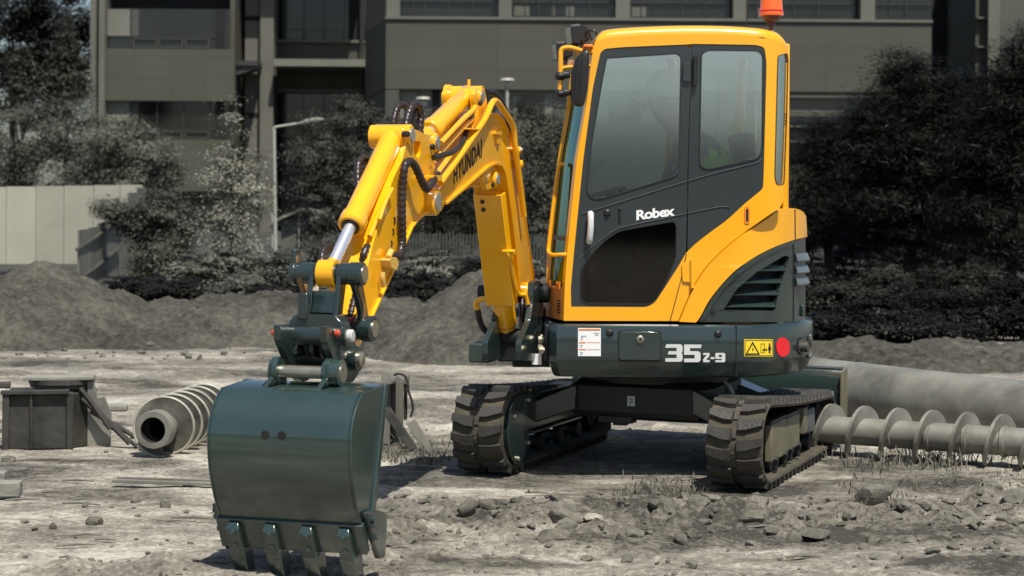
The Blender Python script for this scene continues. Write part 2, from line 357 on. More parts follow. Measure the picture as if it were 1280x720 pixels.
named = [(585, 651, 30, .9, 'blocky upright clod on the boom shadow beside the bucket'), (574, 671, 9, 1.1, 'small upright stone just left of the clod row'), (705, 662, 44, .55, 'wide flat clod in front of the gap between the tracks'), (742, 663, 28, .5, 'pale flat stone right of the wide clod'), (690, 680, 46, .55, 'broad dark lump nearest the lower middle edge'), (873, 651, 32, 1.0, 'tall pointed clod before the right track'), (866, 664, 22, .9, 'round clod leaning on the tall pointed one'), (985, 655, 34, .8, 'rounded lump below the right track corner'), (1035, 664, 30, .6, 'angled clod in the right foreground'), (1020, 676, 40, .45, 'long low lump in the lower right foreground'), (1092, 632, 50, .7, 'dark ragged mound of soil right of the tracks'), (1270, 640, 36, .9, 'large dark clod at the right edge'), (1235, 628, 30, .7, 'dark clod beside the largest one at the right edge'), (170, 628, 16, .85, 'rounded stone lying below the flat bar'), (106, 634, 10, .8, 'small dark stone between the stone pair at left'), (66, 661, 10, 1.2, 'pointed dark stone at the lower left'), (43, 664, 9, .9, 'small dark round stone at the lower left'), (12, 576, 22, .5, 'flat lump at the left edge above the block'), (793, 672, 26, .6, 'low clod under the view of the middle shadow'), (655, 637, 26, .6, 'crumbled clod by the left track shadow'), (1065, 642, 26, .7, 'rough clod beneath the dark ragged mound')]
for i, (x, y, w, h, lab) in enumerate(named): rock('clod', x, y, w, CLOD if i not in (3,) else SAND, h, lab, seed=100+i)
i = 0
while i < 230:
    x = random.uniform(490, 1278) if random.random() < .93 else random.uniform(5, 250); y = random.gauss(655, 22) if x > 500 else random.uniform(600, 715)
    if y < 620 or y > 716: continue
    rock('clod', x, y, random.choice((6, 7, 8, 10, 12, 15, 19, 24, 30)), CLOD, random.uniform(.5, .9), 'small loose clod scattered on the sandy ground', 'small scattered clods', 300+i); i += 1
for i in range(6): rock('stone', (30, 70, 205, 215, 160, 18)[i], (428, 416, 430, 424, 433, 436)[i], (22, 14, 12, 10, 9, 12)[i], CLOD, .8, ['round stone at the foot of the left heap', 'stone on the slope foot of the left heap', 'stone where the left heap meets the bank', 'small stone beside the one where heap meets bank', 'flat stone at the foot of the bank', 'stone half buried at the left edge'][i], 'stones at the heaps', 700+i).location.y -= 1.2
for i in range(46):
    x = random.uniform(5, 400) if i < 32 else random.uniform(470, 600); rock('stone', x, random.gauss(443, 5), random.choice((4, 5, 6, 8, 11)), CLOD, .8, 'small stone fallen along the foot of the soil heaps', 'small stones along the foot of the heaps', 900+i)
# fine gravel: nobody could count it
gp = MB(); rg = random.Random(5)
for k in range(5200):
    x, y = rg.uniform(-2.6, 4.2), rg.uniform(6.8, 12.5)
    if abs(x-.85) < 1.35 and abs(y-10.9) < 1.3: continue
    dens = float(clod_band(np.array([x]), np.array([y]))[0])
    if rg.random() > .22+dens: continue
    z = float(ground_z(np.array([x]), np.array([y]))[0]); s = rg.choice((.004, .005, .006, .008, .011, .016)); c = Vector((x, y, z+s*.2)); e = [Vector((rg.gauss(0, 1), rg.gauss(0, 1), rg.gauss(0, 1))).normalized() for _ in range(2)]
    a = e[0]; b_ = a.cross(e[1]).normalized(); d = a.cross(b_); m_ = Matrix((a, b_, d)).transposed(); vs = []
    for v in ((1, 0, 0), (.5, .8, 0), (-.6, .7, .1), (-1, -.1, 0), (-.4, -.9, 0), (.6, -.8, -.1), (.1, .1, .75), (0, -.1, -.75)):
        w = m_ @ Vector([q*rg.uniform(.65, 1.25) for q in v]); w.z *= .7; vs.append(c+w*s)
    gp.add(vs, [(i, (i+1) % 6, 6) for i in range(6)]+[((i+1) % 6, i, 7) for i in range(6)])
tag(gp.build('gravel', CLOD, None, 0), 'fine gravel and crumbs strewn over the sandy ground', 'gravel', kind='stuff')
# ================================================================== EXCAVATOR
EXC = thing('mini_excavator', 'yellow and dark green mini excavator on rubber tracks with its bucket lowered to the ground', 'excavator', (0.85, 10.95, 0))
HO = Vector((0.85, 10.95, 0)); HA = R(1.5)
hF = Vector((-math.cos(HA), -math.sin(HA), 0)); hL = Vector((math.sin(HA), -math.cos(HA), 0))
def H3(x, y, z): return HO+hF*x+hL*y+Vector((0, 0, z))
class Plan:                                   # a wall seen from above; pixels are laid on it
    def __init__(s, pts): s.w = [H3(x, y, 0) for x, y in pts]
    def hit(s, px, py, d=0):
        a, c = ray(px, py); n = len(s.w); best = None
        for i in range(n-1):
            p, q = s.w[i], s.w[i+1]; e = q-p; den = e.x-a*e.y
            if abs(den) < 1e-9: continue
            t = (a*p.y-p.x)/den
            lo = -50 if i == 0 else -1e-6; hi = 1e-6+1
            if i == n-2: hi = 1.0
            if lo <= t <= hi:
                Y = p.y+e.y*t
                if best is None or Y < best[0]: best = (Y, p+e*t, e, i+t)
        if best is None:                      # past the silhouette: last visible point
            p = max(s.w, key=lambda v: v.x/v.y); i = s.w.index(p); e = s.w[i]-s.w[i-1]; best = (p.y, p, e, i)
        i = best[3]; k = min(int(max(i, 0)), n-2); 
        def nr(j): e = s.w[j+1]-s.w[j]; return Vector((e.y, -e.x, 0)).normalized()
        fr = min(max(i-k-.5, -.5), .5); nn = nr(k)*(1-abs(fr))+nr(max(0, min(n-2, k+(1 if fr > 0 else -1))))*abs(fr)
        pt = best[1]-nn.normalized()*d
        return Vector((pt.x, pt.y, HC+c*best[0]))
def arc(cx, cy, r, a0, a1, n): return [(cx+r*math.cos(R(a0+(a1-a0)*k/n)), cy+r*math.sin(R(a0+(a1-a0)*k/n))) for k in range(n+1)]
CABP = Plan([(.9, .76), (-.44, .76)]+arc(-.44, .51, .25, 90, 180, 14)[1:]+[(-.69, -.19)])
def circ(y, r, n=70): a = math.degrees(math.asin(y/r)); return arc(0, 0, r, 180-a, 180+a*.9, n)
ENGP = Plan([(.9, .765)]+circ(.765, .855))
SKP = Plan([(.9, .79)]+circ(.79, .897))
CUTC = list(range(936, 990, 4)); CUTE = list(range(930, 1010, 4)); CUTS = list(range(925, 1018, 2))
cab = CABP.hit; eng = ENGP.hit; sk = SKP.hit

# ---- lower body skirt: rings of the plan curve
a_s = math.degrees(math.asin(.79/.897))
skplan = [(.645, -.30), (.655, .0), (.665, .40), (.662, .74), (.625, .79), (.3, .79), (0, .79)]+arc(0, 0, .897, 180-a_s, 180+a_s, 110)+[(.3, -.79), (.6, -.79), (.645, -.74)]
def shrink(pl, d):
    out = []
    for x, y in pl:
        r = math.hypot(x, y); out.append((x*(1-d/r), y*(1-d/r)))
    return out
zs = [(.845, .10), (.850, .05), (.852, .02), (.845, .006), (.83, 0), (.66, 0), (.645, .004), (.575, .035), (.565, .05), (.565, .3)]
mb = MB(); mb.rings([[H3(x, y, z) for x, y in shrink(skplan, d)] for z, d in zs], True, True, True)
SKIRT = mb.build('lower_body', TEAL, EXC, smooth=30)
# seam, access door, lock, bolts
def on(name, m, poly, d0=-.002, d1=.004, par=None, mapf=sk, holes=(), cuts=(), bevel=0, smooth=30):
    b = MB(); panel(b, poly, holes, mapf, d0, d1, cuts); return b.build(name, m, par, smooth, bevel)
def rect(x0, y0, x1, y1, sk_=0): return [(x0, y0), (x1, y0+sk_), (x1, y1+sk_), (x0, y1)]
GAP = mat('dark_gap', (.004, .005, .005), .7)
ad = on('door_gap', GAP, fillet(rect(772.5, 413, 826.5, 451, .6), 4), -.001, .004, SKIRT)
ad = on('access_door', TEAL, fillet(rect(774, 414.5, 825, 449.5, .6), 3.5), -.007, .002, SKIRT, bevel=.003)
b = MB(); c0 = sk(800, 424, -.004); c1 = sk(800, 424, -.018); b.lathe(c0, c1, [(0, .020), (.8, .020), (1, .015)], 20); b.build('lock', STEEL, SKIRT)
b = MB(); b.cyl(sk(800, 424, -.018), sk(800, 424, -.0195), .008); b.build('keyhole', INK, SKIRT)
for q in ((762, 416), (897.5, 417.5)):
    b = MB(); b.lathe(sk(*q, -.001), sk(*q, -.014), [(0, .021), (.5, .018), (1, .010)], 18); b.build('round_cap', BLK, SKIRT)
on('seam', GAP, rect(919.6, 403, 921, 471), -.0015, .003, SKIRT)
# white notice
NOT = on('notice_label', WHITE, rect(722.5, 410, 751, 445, .2), -.0015, .002, SKIRT)
for r in ((723.5, 411, 750, 413), (724, 427.2, 732, 428.8), (724, 436, 732, 437.4)): on('notice_heading', ORINK, rect(*r), -.003, -.0012, NOT)
for y, x0, x1 in ((416, 742, 749), (418.3, 744, 748), (419.5, 726, 733), (421.5, 726, 729), (424, 726, 728.5), (431, 725, 729), (433, 725, 727.5), (440, 725, 729), (442, 725, 728)):
    on('notice_print', mat('grey_print', (.35, .36, .42), .5), rect(x0, y, x1, y+.8), -.003, -.0012, NOT)
for y in (427.8, 436.6): on('notice_rule', ORINK, rect(733, y, 750, y+.45), -.003, -.0012, NOT)
# model marking 35Z-9
def glyph(pts, x0, y0, w, h): return [(x0+w*x, y0+h*(1-y)) for x, y in pts]
g3 = [(0, 0), (.9, 0), (1, .1), (1, .43), (.92, .5), (1, .57), (1, .9), (.9, 1), (.06, 1), (.0, .8), (.66, .8), (.66, .6), (.2, .6), (.14, .42), (.66, .42), (.66, .2), (0, .2)]
g5 = [(0, 0), (.88, 0), (1, .1), (1, .52), (.88, .62), (.36, .62), (.36, .8), (1.02, .8), (1.06, 1), (0, 1), (0, .42), (.64, .42), (.64, .2), (0, .2)]
gZ = [(0, 0), (1, 0), (1, .22), (.45, .22), (1, .72), (1, 1), (0, 1), (0, .78), (.55, .78), (0, .28)]
g9 = [(0, 0), (.9, 0), (1, .1), (1, .9), (.9, 1), (.1, 1), (0, .9), (0, .45), (.1, .36), (.66, .36), (.66, .2), (0, .2)]
h9 = [(.34, .54), (.66, .54), (.66, .8), (.34, .8)]
b = MB()
panel(b, glyph(g3, 831.5, 430.3, 21.5, 21.8), [], sk, -.003, .002); panel(b, glyph(g5, 855, 430.7, 20.5, 21.9), [], sk, -.003, .002)
panel(b, glyph(gZ, 878.8, 441.2, 8, 11.4), [], sk, -.003, .002); panel(b, rect(888, 446.4, 893, 448.8), [], sk, -.003, .002)
panel(b, glyph(g9, 894, 441.2, 12.3, 11.5), [glyph(h9, 894, 441.2, 12.3, 11.5)], sk, -.003, .002)
b.build('model_lettering', SILV, SKIRT, 0)
# warning sticker and reflector
ST = on('warning_sticker', STICK, fillet(rect(930, 424, 966, 445.5, .3), 1.5), -.002, .002, SKIRT, cuts=CUTS)
on('sticker_border', INK, fillet(rect(930.8, 425, 965.2, 444.6, .3), 1), -.003, -.0012, ST, holes=[fillet(rect(931.5, 425.7, 964.5, 443.9, .3), 1)], cuts=CUTS)
on('warning_triangle', INK, [(940.5, 426.8), (949.6, 443.2), (931.6, 443.2)], -.0035, -.0012, ST, holes=[[(940.5, 429.8), (947.2, 441.6), (934, 441.6)]], cuts=range(929, 953, 2), smooth=0)
on('warning_bolt', INK, [(941.3, 432.8), (939.6, 437), (940.6, 437), (940, 440.4), (942, 436.4), (941, 436.4)], -.003, -.0012, ST)
on('warning_outline', INK, rect(950.5, 429.5, 955.5, 441), -.003, -.0012, ST, holes=[rect(951.1, 430.1, 954.9, 440.4)])
on('warning_arrow', INK, [(952.5, 437), (954, 435.5), (954, 436.5), (957, 436.5), (957, 435.5), (958.6, 437), (957, 438.5), (957, 437.5), (954, 437.5), (954, 438.5)], -.0045, -.003, ST)
on('warning_figure', INK, [(960.6, 431.5), (962.4, 431.5), (963.6, 437), (962.8, 437.3), (962.5, 441.8), (960.7, 441.8), (960.3, 437.3), (959.5, 437)], -.003, -.0012, ST)
on('warning_head', INK, [(961.5+1.1*math.cos(k), 430+1.2*math.sin(k)) for k in np.linspace(0, 5.6, 9)], -.003, -.0012, ST)
on('red_reflector', RED, [(978.3+8.4*math.cos(k), 434+12*math.sin(k)) for k in np.linspace(0, 2*math.pi*27/28, 28)], -.004, .002, SKIRT, cuts=CUTS, smooth=0)
on('exhaust_recess', GAP, [(1000.2+5.0*math.cos(k), 433+11.5*math.sin(k)) for k in np.linspace(0, 2*math.pi*27/28, 28)], -.002, .002, SKIRT, cuts=CUTS)
q = sk(1001, 433.5, .05); e = (sk(1001, 433.5, -.03)-q); b = MB(); b.lathe(q, q+e*1.25, [(0, .042), (.55, .042), (.56, .030), (1, .030)], 20, False); b.lathe(q, q+e*1.2, [(0, .026), (1, .026)], 20); b.build('exhaust_pipe', mat('sooty_pipe', (.11, .105, .09), .5, metal=.5), SKIRT)
for y0, y1 in ((418, 426), (442, 448)):
    q = sk(1011, (y0+y1)/2, -.004); b = MB(); b.obox(q, (hL, hF, (0, 0, 1)), (.022, .010, (y1-y0)/460)); b.build('tail_lamp', mat('dull_lamp', (.10, .105, .10), .3, coat=.4), SKIRT, bevel=.004)
# top ledge of the tail
def ledge(pl, z0, z1, name, m, par, d=.0):
    b = MB(); b.rings([[H3(x, y, z) for x, y in pl] for z in (z0, z1)], True, True, True); return b.build(name, m, par, 30)

# ---- engine cover (yellow) and grille (dark) wrap round the tail
eplan = [(.52, .0), (.52, .2)]
coverup = smoothpoly([(974.5, 261), (985, 260.2), (994, 261.2), (1001, 264.5), (1005, 270)], 3)
cover_low = [(1006.5, 296), (991, 299.5)]+smoothpoly([(991, 299.5), (970, 307), (950, 316.5), (935, 325.5), (920, 336.5), (908, 348), (897, 360.5), (885, 376.5), (874.5, 396), (869, 403)], 3)[1:]
cover_left = smoothpoly([(848.5, 402), (856, 384), (867, 359.5), (880, 338.5), (895, 321.5), (912, 306), (930, 292), (950, 278), (974.5, 261)], 3)
ENGC = on('engine_cover', YEL, cover_left[:-1]+coverup+cover_low, -.012, .03, EXC, eng, cuts=CUTE, bevel=.008, smooth=35)
on('cover_seam', GAP, [(990.6, 262), (991.7, 262), (992, 299), (990.9, 299)], -.0135, .0, ENGC, eng)
grille_out = [(1006.5, 297.5), (992, 301)]+smoothpoly([(991.5, 301), (970, 308.5), (950, 318), (935, 327), (920, 338), (908, 349.5), (897, 362), (886, 378), (876, 396), (873, 402.5)], 3)+[(1006.5, 402.5)]
slot = fillet([(904, 387.5), (968.5, 388.5), (973, 365), (986.5, 321), (980, 319.5), (945, 340.5), (921, 361)], [2, 2, 1, 2, 2, 5, 5])
GRILL = on('side_grille', TEAL, grille_out, -.002, .03, EXC, eng, holes=[slot], cuts=CUTE, bevel=.004)
on('grille_rim', TEAL, smoothpoly([(873.5, 402), (877, 394.5), (887, 376.5), (898, 361), (909, 348.5), (921, 337), (936, 326), (951, 317), (971, 307.6), (991, 300.5)], 3)+smoothpoly([(991, 304.5), (972, 311.5), (953, 321), (938.5, 330), (924, 341), (912.5, 352), (902, 364), (891, 380), (881, 398)], 3), -.014, .002, GRILL, eng, cuts=CUTE, bevel=.004)
on('grille_back', GAP, fillet([(902, 390), (970, 391), (990, 320), (980, 316), (940, 338)], 2), .045, .055, GRILL, eng)
for yy, xa, xb in ((381.5, 902, 971), (366.5, 914, 974.5), (351.5, 928, 979), (336, 948, 983)):
    A = [eng(xa, yy-5, .03), eng(xb, yy-5, .03)]; B_ = [eng(xa-3, yy+2, -.010), eng(xb, yy+2, -.010)]; C_ = [eng(xa-3, yy+3.6, .004), eng(xb, yy+3.6, .004)]
    D_ = [eng(xa, yy-3, .035), eng(xb, yy-3, .035)]
    b = MB(); b.rings([[A[0], B_[0], C_[0], D_[0]], [A[1], B_[1], C_[1], D_[1]]], True, True, True); b.build('louvre', TEAL, GRILL, bevel=.003)
b = MB(); b.lathe(eng(891.5, 391, -.003), eng(891.5, 391, .02), [(0, .016), (.2, .012), (1, .012)], 16); b.build('grille_latch', GAP, GRILL)
on('grille_seam', GAP, rect(990.8, 302, 992, 402), -.004, .0, GRILL, eng)
for yy in (323, 338, 352.5):
    q = eng(1002, yy, 0); n = (eng(1002, yy, -.1)-q).normalized(); tq = Vector((-n.y, n.x, 0)); up = Vector((0, 0, 1))
    A = [q+tq*s*.13+up*.032 for s in (-1, 1)]; Bq = [q+tq*s*.13+n*.020-up*.012 for s in (-1, 1)]; Cq = [q+tq*s*.13-up*.022 for s in (-1, 1)]
    b = MB(); b.rings([[A[0], Bq[0], Cq[0]], [A[1], Bq[1], Cq[1]]], True, True, True); b.build('rear_louvre', mat('grey_louvre', (.10, .115, .12), .4, coat=.2), GRILL, bevel=.004)
q = eng(1001, 388, -.01); b = MB(); b.obox(q, (hF, hL, (0, 0, 1)), (.010, .012, .035)); b.build('rear_latch', TEAL, GRILL, bevel=.01)
# inner engine body so that the far side and the tail are closed
ae = math.degrees(math.asin(.58/.73))
epl = [(-.30, .58)]+arc(0, 0, .73, 180-ae, 180+ae, 30)+[(.55, -.735), (.62, -.66), (.62, -.22), (-.30, -.20)]
b = MB(); b.rings([[H3(x, y, z) for x, y in shrink(epl, d)] for z, d in ((.845, .0), (1.28, 0), (1.36, .02), (1.395, .06), (1.40, .12))], True, True, True); b.build('engine_housing', YEL, ENGC, 30)

# ---- cab side: yellow frame
af = smoothpoly([(742, 57), (738, 85), (733, 130), (727, 165), (721, 200), (716, 245), (710.5, 300), (706.5, 350), (704.5, 401)], 3)
roofl = smoothpoly([(742, 58), (745, 53), (751, 50), (765, 47), (790, 45), (820, 43.5), (860, 42.5), (905, 43), (945, 45.5), (966, 49), (978, 54), (984, 59), (985.2, 66)], 3)
rear = [(985.2, 69), (983.5, 150), (980.5, 228.5), (979.5, 250)]+smoothpoly([(979, 252), (974.5, 260.5)], 2)
cabl = [(c[0], c[1]) for c in reversed(cover_left)][1:]
outer = roofl+rear+[(c[0]-.9, c[1]-.7) for c in cabl]+list(reversed(af))[:-1]
door = fillet([(714, 383.5), (713.5, 360), (717.5, 315), (729, 200), (741, 110), (750.5, 66), (756, 61), (780, 58.8), (852, 55.8), (861.5, 58.5), (864.3, 67), (860.3, 180), (857.7, 316), (848, 333), (830, 361), (818, 379), (808, 384)], [1, 3, 8, 12, 8, 3, 4, 6, 3, 5, 3, 8, 4, 4, 6, 6, 5])
spanel = fillet([(864.8, 54.8), (945, 56.0), (955.5, 59), (958.3, 77), (955.2, 200), (954, 236), (930, 255.3), (910, 274.3), (887, 291), (870, 304), (859.3, 314), (861, 200)], [3, 5, 4, 8, 8, 5, 10, 10, 10, 8, 1, 1])
def grow(poly, k):
    c = Vector((sum(p[0] for p in poly)/len(poly), sum(p[1] for p in poly)/len(poly)))
    return [(c.x+(p[0]-c.x)*(1+k), c.y+(p[1]-c.y)*(1+k)) for p in poly]
rwin = fillet([(973.2, 71), (983.8, 68.5), (985, 75), (983.2, 150), (979.8, 228), (971.5, 229), (969.3, 221), (972, 110)], [3, 2, 3, 8, 2, 3, 3, 8])
allopen = fillet([(714, 383.5), (713.5, 360), (717.5, 315), (729, 200), (741, 110), (750.5, 66), (756, 61), (780, 58.8), (852, 55.8), (866, 54.8), (945, 56.0), (955.5, 59), (958.3, 77), (955.2, 200), (954, 236), (930, 255.3), (910, 274.3), (887, 291), (870, 304), (857.7, 316), (848, 333), (830, 361), (818, 379), (808, 384)], [1, 3, 8, 12, 8, 3, 4, 6, 3, 2, 5, 4, 8, 8, 5, 10, 10, 10, 8, 4, 4, 6, 6, 5])
rwin_open = [p for p in fillet([(972.6, 70), (983.2, 67), (984.3, 75), (982.4, 150), (979.2, 229), (971, 230.2), (968.6, 221), (971.4, 110)], [3, 2, 3, 8, 2, 3, 3, 8])]
CABF = on('cab_frame', YEL, outer, 0, .035, EXC, cab, holes=[allopen, rwin_open], cuts=CUTC, bevel=.006, smooth=40)
# seams and handle slot on the yellow part
on('door_seam', GAP, [(857.4, 317), (858.5, 317.5), (853, 345), (838, 402), (836.8, 402), (852, 345)], -.0015, .001, CABF, cab)
on('lift_slot', ORG, fillet(rect(930.5, 258, 937, 280, 0), 3.2), -.004, .001, CABF, cab)
on('slot_hole', GAP, fillet(rect(932.4, 261, 935.2, 277, 0), 1.3), -.0055, -.003, CABF, cab)
for x, y0, y1 in ((864.5, 325, 360),):
    b = MB(); b.cyl(cab(x, y0, -.012), cab(x+.6, y1, -.012), .012); b.build('door_hinge', YEL, CABF)
    on('hinge_plate', YEL, fillet([(852, 329), (864, 327), (864.5, 353), (853, 352)], 3), -.010, .001, CABF, cab, bevel=.003)
# ---- door with two panes
up_w = fillet([(759, 73.2), (846, 67.5), (851, 71), (848.2, 215), (842, 220.5), (752, 247.6), (739, 247.5), (734.2, 238), (740, 180), (753, 104)], [3, 4, 4, 5, 4, 4, 6, 4, 8, 10])
lo_w = fillet([(726.5, 338), (738, 319.5), (757, 300.5), (774, 289.2), (842, 277), (845.2, 283), (844.3, 322), (832.5, 351), (820, 374), (811, 379.5), (733, 378.3), (726, 372)], [4, 5, 6, 6, 4, 3, 6, 8, 6, 4, 5, 4])
DOOR = on('door', TEALD, door, .004, .03, EXC, cab, holes=[up_w, lo_w], bevel=.004)
PANE1 = on('upper_pane', GL_SIDE, grow(up_w, .012), .010, .015, DOOR, cab)
PANE2 = on('lower_pane', GL_DARK, grow(lo_w, .012), .010, .015, DOOR, cab)
def rim(poly, k, name, par, m, w=.7, d0=-.002, d1=.008, mapf=cab):
    inn = poly; c = Vector((sum(p[0] for p in poly)/len(poly), sum(p[1] for p in poly)/len(poly))); out = []
    n = len(poly)
    for i in range(n):
        a = Vector(poly[i-1]); b_ = Vector(poly[(i+1) % n]); t = (b_-a).normalized(); nn = Vector((t.y, -t.x)); p = Vector(poly[i])
        if (p+nn-c).length < (p-c).length: nn = -nn
        out.append(tuple(p+nn*w))
    return on(name, m, out, d0, d1, par, mapf, holes=[inn])
SEAL = mat('rubber_seal', (.016, .018, .018), .5)
rim(up_w, 0, 'pane_seal', DOOR, SEAL, 1.3); rim(lo_w, 0, 'pane_seal', DOOR, SEAL, 1.3)
LINE = mat('pressed_edge', (.16, .18, .18), .3, coat=.4)
def ridge(pts, par, w=.5, d=-.002, m=LINE):
    up = [(x, y-w/2) for x, y in pts]; dn = [(x, y+w/2) for x, y in reversed(pts)]
    return on('pressed_line', m, up+dn, d, .006, par, cab)
ridge(smoothpoly([(728, 266.5), (760, 257), (800, 244.5), (857.5, 226.5)], 4), DOOR)
ridge(smoothpoly([(723, 325), (735, 313), (755, 296.5), (768, 288), (785, 282), (857, 267)], 4), DOOR)
b = MB(); q = [cab(738, 284, -.004)]
pr = fillet([(738-5, 272), (738+6, 270), (744, 298), (733, 298)], 4)
on('handle_recess', GAP, pr, .002, .006, DOOR, cab)
b.tube(catmull([cab(737.5, 266, .0), cab(738, 269, -.03), cab(737.7, 284, -.042), cab(736.5, 300, -.03), cab(736, 303, 0)], 6), [.011]*4+[.017]*17+[.011]*4, 12); b.build('door_handle', SILV, DOOR)
b = MB(); b.lathe(cab(759, 266, .004), cab(759, 266, -.012), [(0, .020), (.6, .018), (1, .010)], 18); b.build('door_stop', BLK, DOOR)
b = MB(); b.lathe(cab(775, 261.5, .004), cab(775, 261.5, -.008), [(0, .010), (1, .009)], 14); b.obox(cab(775, 270, .0), (hF, hL, (0, 0, 1)), (.006, .006, .028)); b.build('door_lock', BLK, DOOR, bevel=.002)
# lettering on the door
tp, tf = text_polys('Robex', .035, .0, .92)
b = MB(); b.add([cab(795.5+48*x+0*y, 275.5-6*x-12.5*y, .0015) for x, y in tp], tf); b.build('door_lettering', WHITE, DOOR, 0)
# upper hinge
b = MB(); b.cyl(cab(868.5, 71, -.012), cab(868, 108, -.012), .013); b.build('upper_hinge', BLK, DOOR)
on('hinge_bracket', TEALD, fillet([(854, 79), (863, 78), (863, 102), (853, 101)], 2), -.014, .004, DOOR, cab, bevel=.004)
# ---- fixed rear side panel
r_w = fillet([(886, 63.3), (948.5, 64), (954.3, 69), (953.6, 182), (951, 192), (945, 198), (886, 211), (877, 208.5), (875, 201), (877.5, 68)], [4, 4, 4, 6, 5, 4, 5, 4, 4, 5])
SIDE = on('side_panel', TEALD, spanel, .004, .03, EXC, cab, holes=[r_w], cuts=CUTC, bevel=.004)
on('side_pane', GL_SIDE, grow(r_w, .012), .010, .015, SIDE, cab, cuts=CUTC); rim(r_w, 0, 'pane_seal', SIDE, SEAL, 1.3)
ridge(smoothpoly([(859, 226.2), (900, 214.5), (935, 206), (950, 201), (953, 192)], 4), SIDE)
ridge(smoothpoly([(858.5, 266.5), (885, 261), (903, 258), (911, 259.5), (911, 264)], 4), SIDE)
# ---- rear corner pane
on('rear_corner_pane', glass('corner_glass', (.3, .4, .42), .5, .08, (.8, .9, .95)), rwin_open, .006, .011, CABF, cab, cuts=range(968, 986, 2))
rim(rwin_open, 0, 'pane_seal', CABF, BLK, .7, -.004, .006)

# ---- roof
def zx(px, py, y=.76):                        # pixel on the side plane -> local x, z
    p = cab(px, py); d = p-HO; return d.dot(hF), p.z
prof = []
for p in roofl: prof.append((cab(p[0], p[1]), p))
rs = []
for dz, dy in ((0, 0), (.018, .003), (.032, .012), (.042, .028), (.050, .055), (.056, .11), (.060, .30), (.060, .62), (.056, .83), (.045, .90), (.0, .945)):
    ring = []
    for k, (w, p) in enumerate(prof):
        t = k/(len(prof)-1); l = w-HO; x, z = l.dot(hF), w.z
        edge = min(1, min(t, 1-t)*5); inn = .03*(1-edge) if dy > .01 and dy < .93 else 0
        yy = .76-dy if l.dot(hL) > .755 else l.dot(hL)*(1-dy/.475)+0
        if l.dot(hL) <= .755: yy = .285+(l.dot(hL)-.285)*(1-dy/.4725)
        ring.append(H3(x, yy, z+dz*edge))
    rs.append(ring)
b = MB(); b.rings(rs, False); ROOF = b.build('cab_roof', YEL, EXC, 50)
# dark plate on the roof top
b = MB(); pts = [(752, 43.2), (775, 37.5), (816, 31.2), (815, 34.5), (775, 40.5), (754, 45.5)]
A = [cab(x, y)-hL*.12 for x, y in pts]; B2 = [cab(x, y)-hL*.80 for x, y in pts]; b.prism(A, B2); b.build('sun_visor', BLK, ROOF, bevel=.004)
# ---- far side, rear and floor of the cab
b = MB()
far = [(cab(*p)) for p in (roofl[2], roofl[8], roofl[20], roofl[-8])]
xa, za = zx(706, 401); xt, zt = zx(742, 57)
x1 = -.44
b.obox(H3((xa+.0)/2-.2, -.185, .95), (hF, hL, (0, 0, 1)), ((xa+.4)/2, .012, .11)); b.build('far_lower_side', YEL, CABF)
def bar(name, p, q, w, m, par): 
    b = MB(); b.tube([p, q], w, 8); return b.build(name, m, par)
for (a1, b1) in (((714, 398), (745, 60)), ((858, 320), (862, 58)), ((950, 250), (960, 60))):
    p, q = cab(*a1)-hL*.93, cab(*b1)-hL*.93; bar('far_pillar', p, q, .03, YEL, CABF)
b = MB(); b.obox(H3(-.62, .11, 1.15), (hF, hL, (0, 0, 1)), (.02, .27, .36)); b.build('rear_wall', YEL, CABF, bevel=.01)
b = MB(); b.obox(H3(-.66, .22, 1.93), (hF, hL, (0, 0, 1)), (.006, .28, .42)); b.build('rear_pane', GL_CLEAR, CABF)
for s in (-.12, .49):
    b = MB(); b.obox(H3(-.655, s, 1.93), (hF, hL, (0, 0, 1)), (.02, .035, .47)); b.build('rear_pillar', YEL, CABF, bevel=.01)
b = MB(); b.obox(H3(.06, .26, .89), (hF, hL, (0, 0, 1)), (.50, .43, .02)); b.build('cab_floor', ROPS, CABF)
fs = MB(); fs.obox(H3(-.09, -.185, 1.70), (hF, hL, (0, 0, 1)), (.50, .004, .60)); fs.build('far_pane', GL_CLEAR, CABF)
# ---- windscreen, front pillars and nose
zl = [(zx(x, y)[1], zx(x, y)[0]) for x, y in af]
zl.sort(); Z_ = [a for a, _ in zl]; X_ = [b_ for _, b_ in zl]
def xA(z): return float(np.interp(z, Z_, X_))
def FR(v, z, d=0, bulge=.075):               # v 0 = near pillar, 1 = far pillar
    return H3(xA(z)+bulge*4*v*(1-v)-d, .755-.945*v, z)
def fstrip(name, m, v0, v1, z0, z1, d0, d1, par, nv=6, nz=12, bevel=0):
    b = MB(); g = []
    for dd in (d0, d1):
        g.append([[FR(v0+(v1-v0)*i/nv, z0+(z1-z0)*j/nz, dd) for i in range(nv+1)] for j in range(nz+1)])
    for k in (0, 1): b.rings(g[k], False)
    for j in (0, nz): b.rings([g[0][j], g[1][j]], False)
    for i in (0, nv): b.rings([[r[i] for r in g[0]], [r[i] for r in g[1]]], False)
    return b.build(name, m, par, 40, bevel, merge=True)
ZB, ZT = zx(704.5, 401)[1], zx(742, 57)[1]
zw0 = zx(706, 360)[1]
fstrip('front_pillar', YEL, 0.002, .045, ZB+.001, ZT, .0, .05, CABF, bevel=.004)
fstrip('front_pillar', YEL, .93, 1, ZB, ZT, .0, .05, CABF)
fstrip('front_header', YEL, .045, .93, ZT-.12, ZT, .002, .05, CABF, 12, 3)
WSC = fstrip('windscreen', GL_TEAL, .05, .925, zw0, ZT-.125, .012, .018, EXC, 16, 14)
fstrip('windscreen_bar', BLK, .05, .925, 1.30, 1.325, .004, .02, WSC, 16, 1)
fstrip('screen_edge', YEL, .40, .45, zw0, ZT-.13, -.012, .008, WSC, 2, 14)
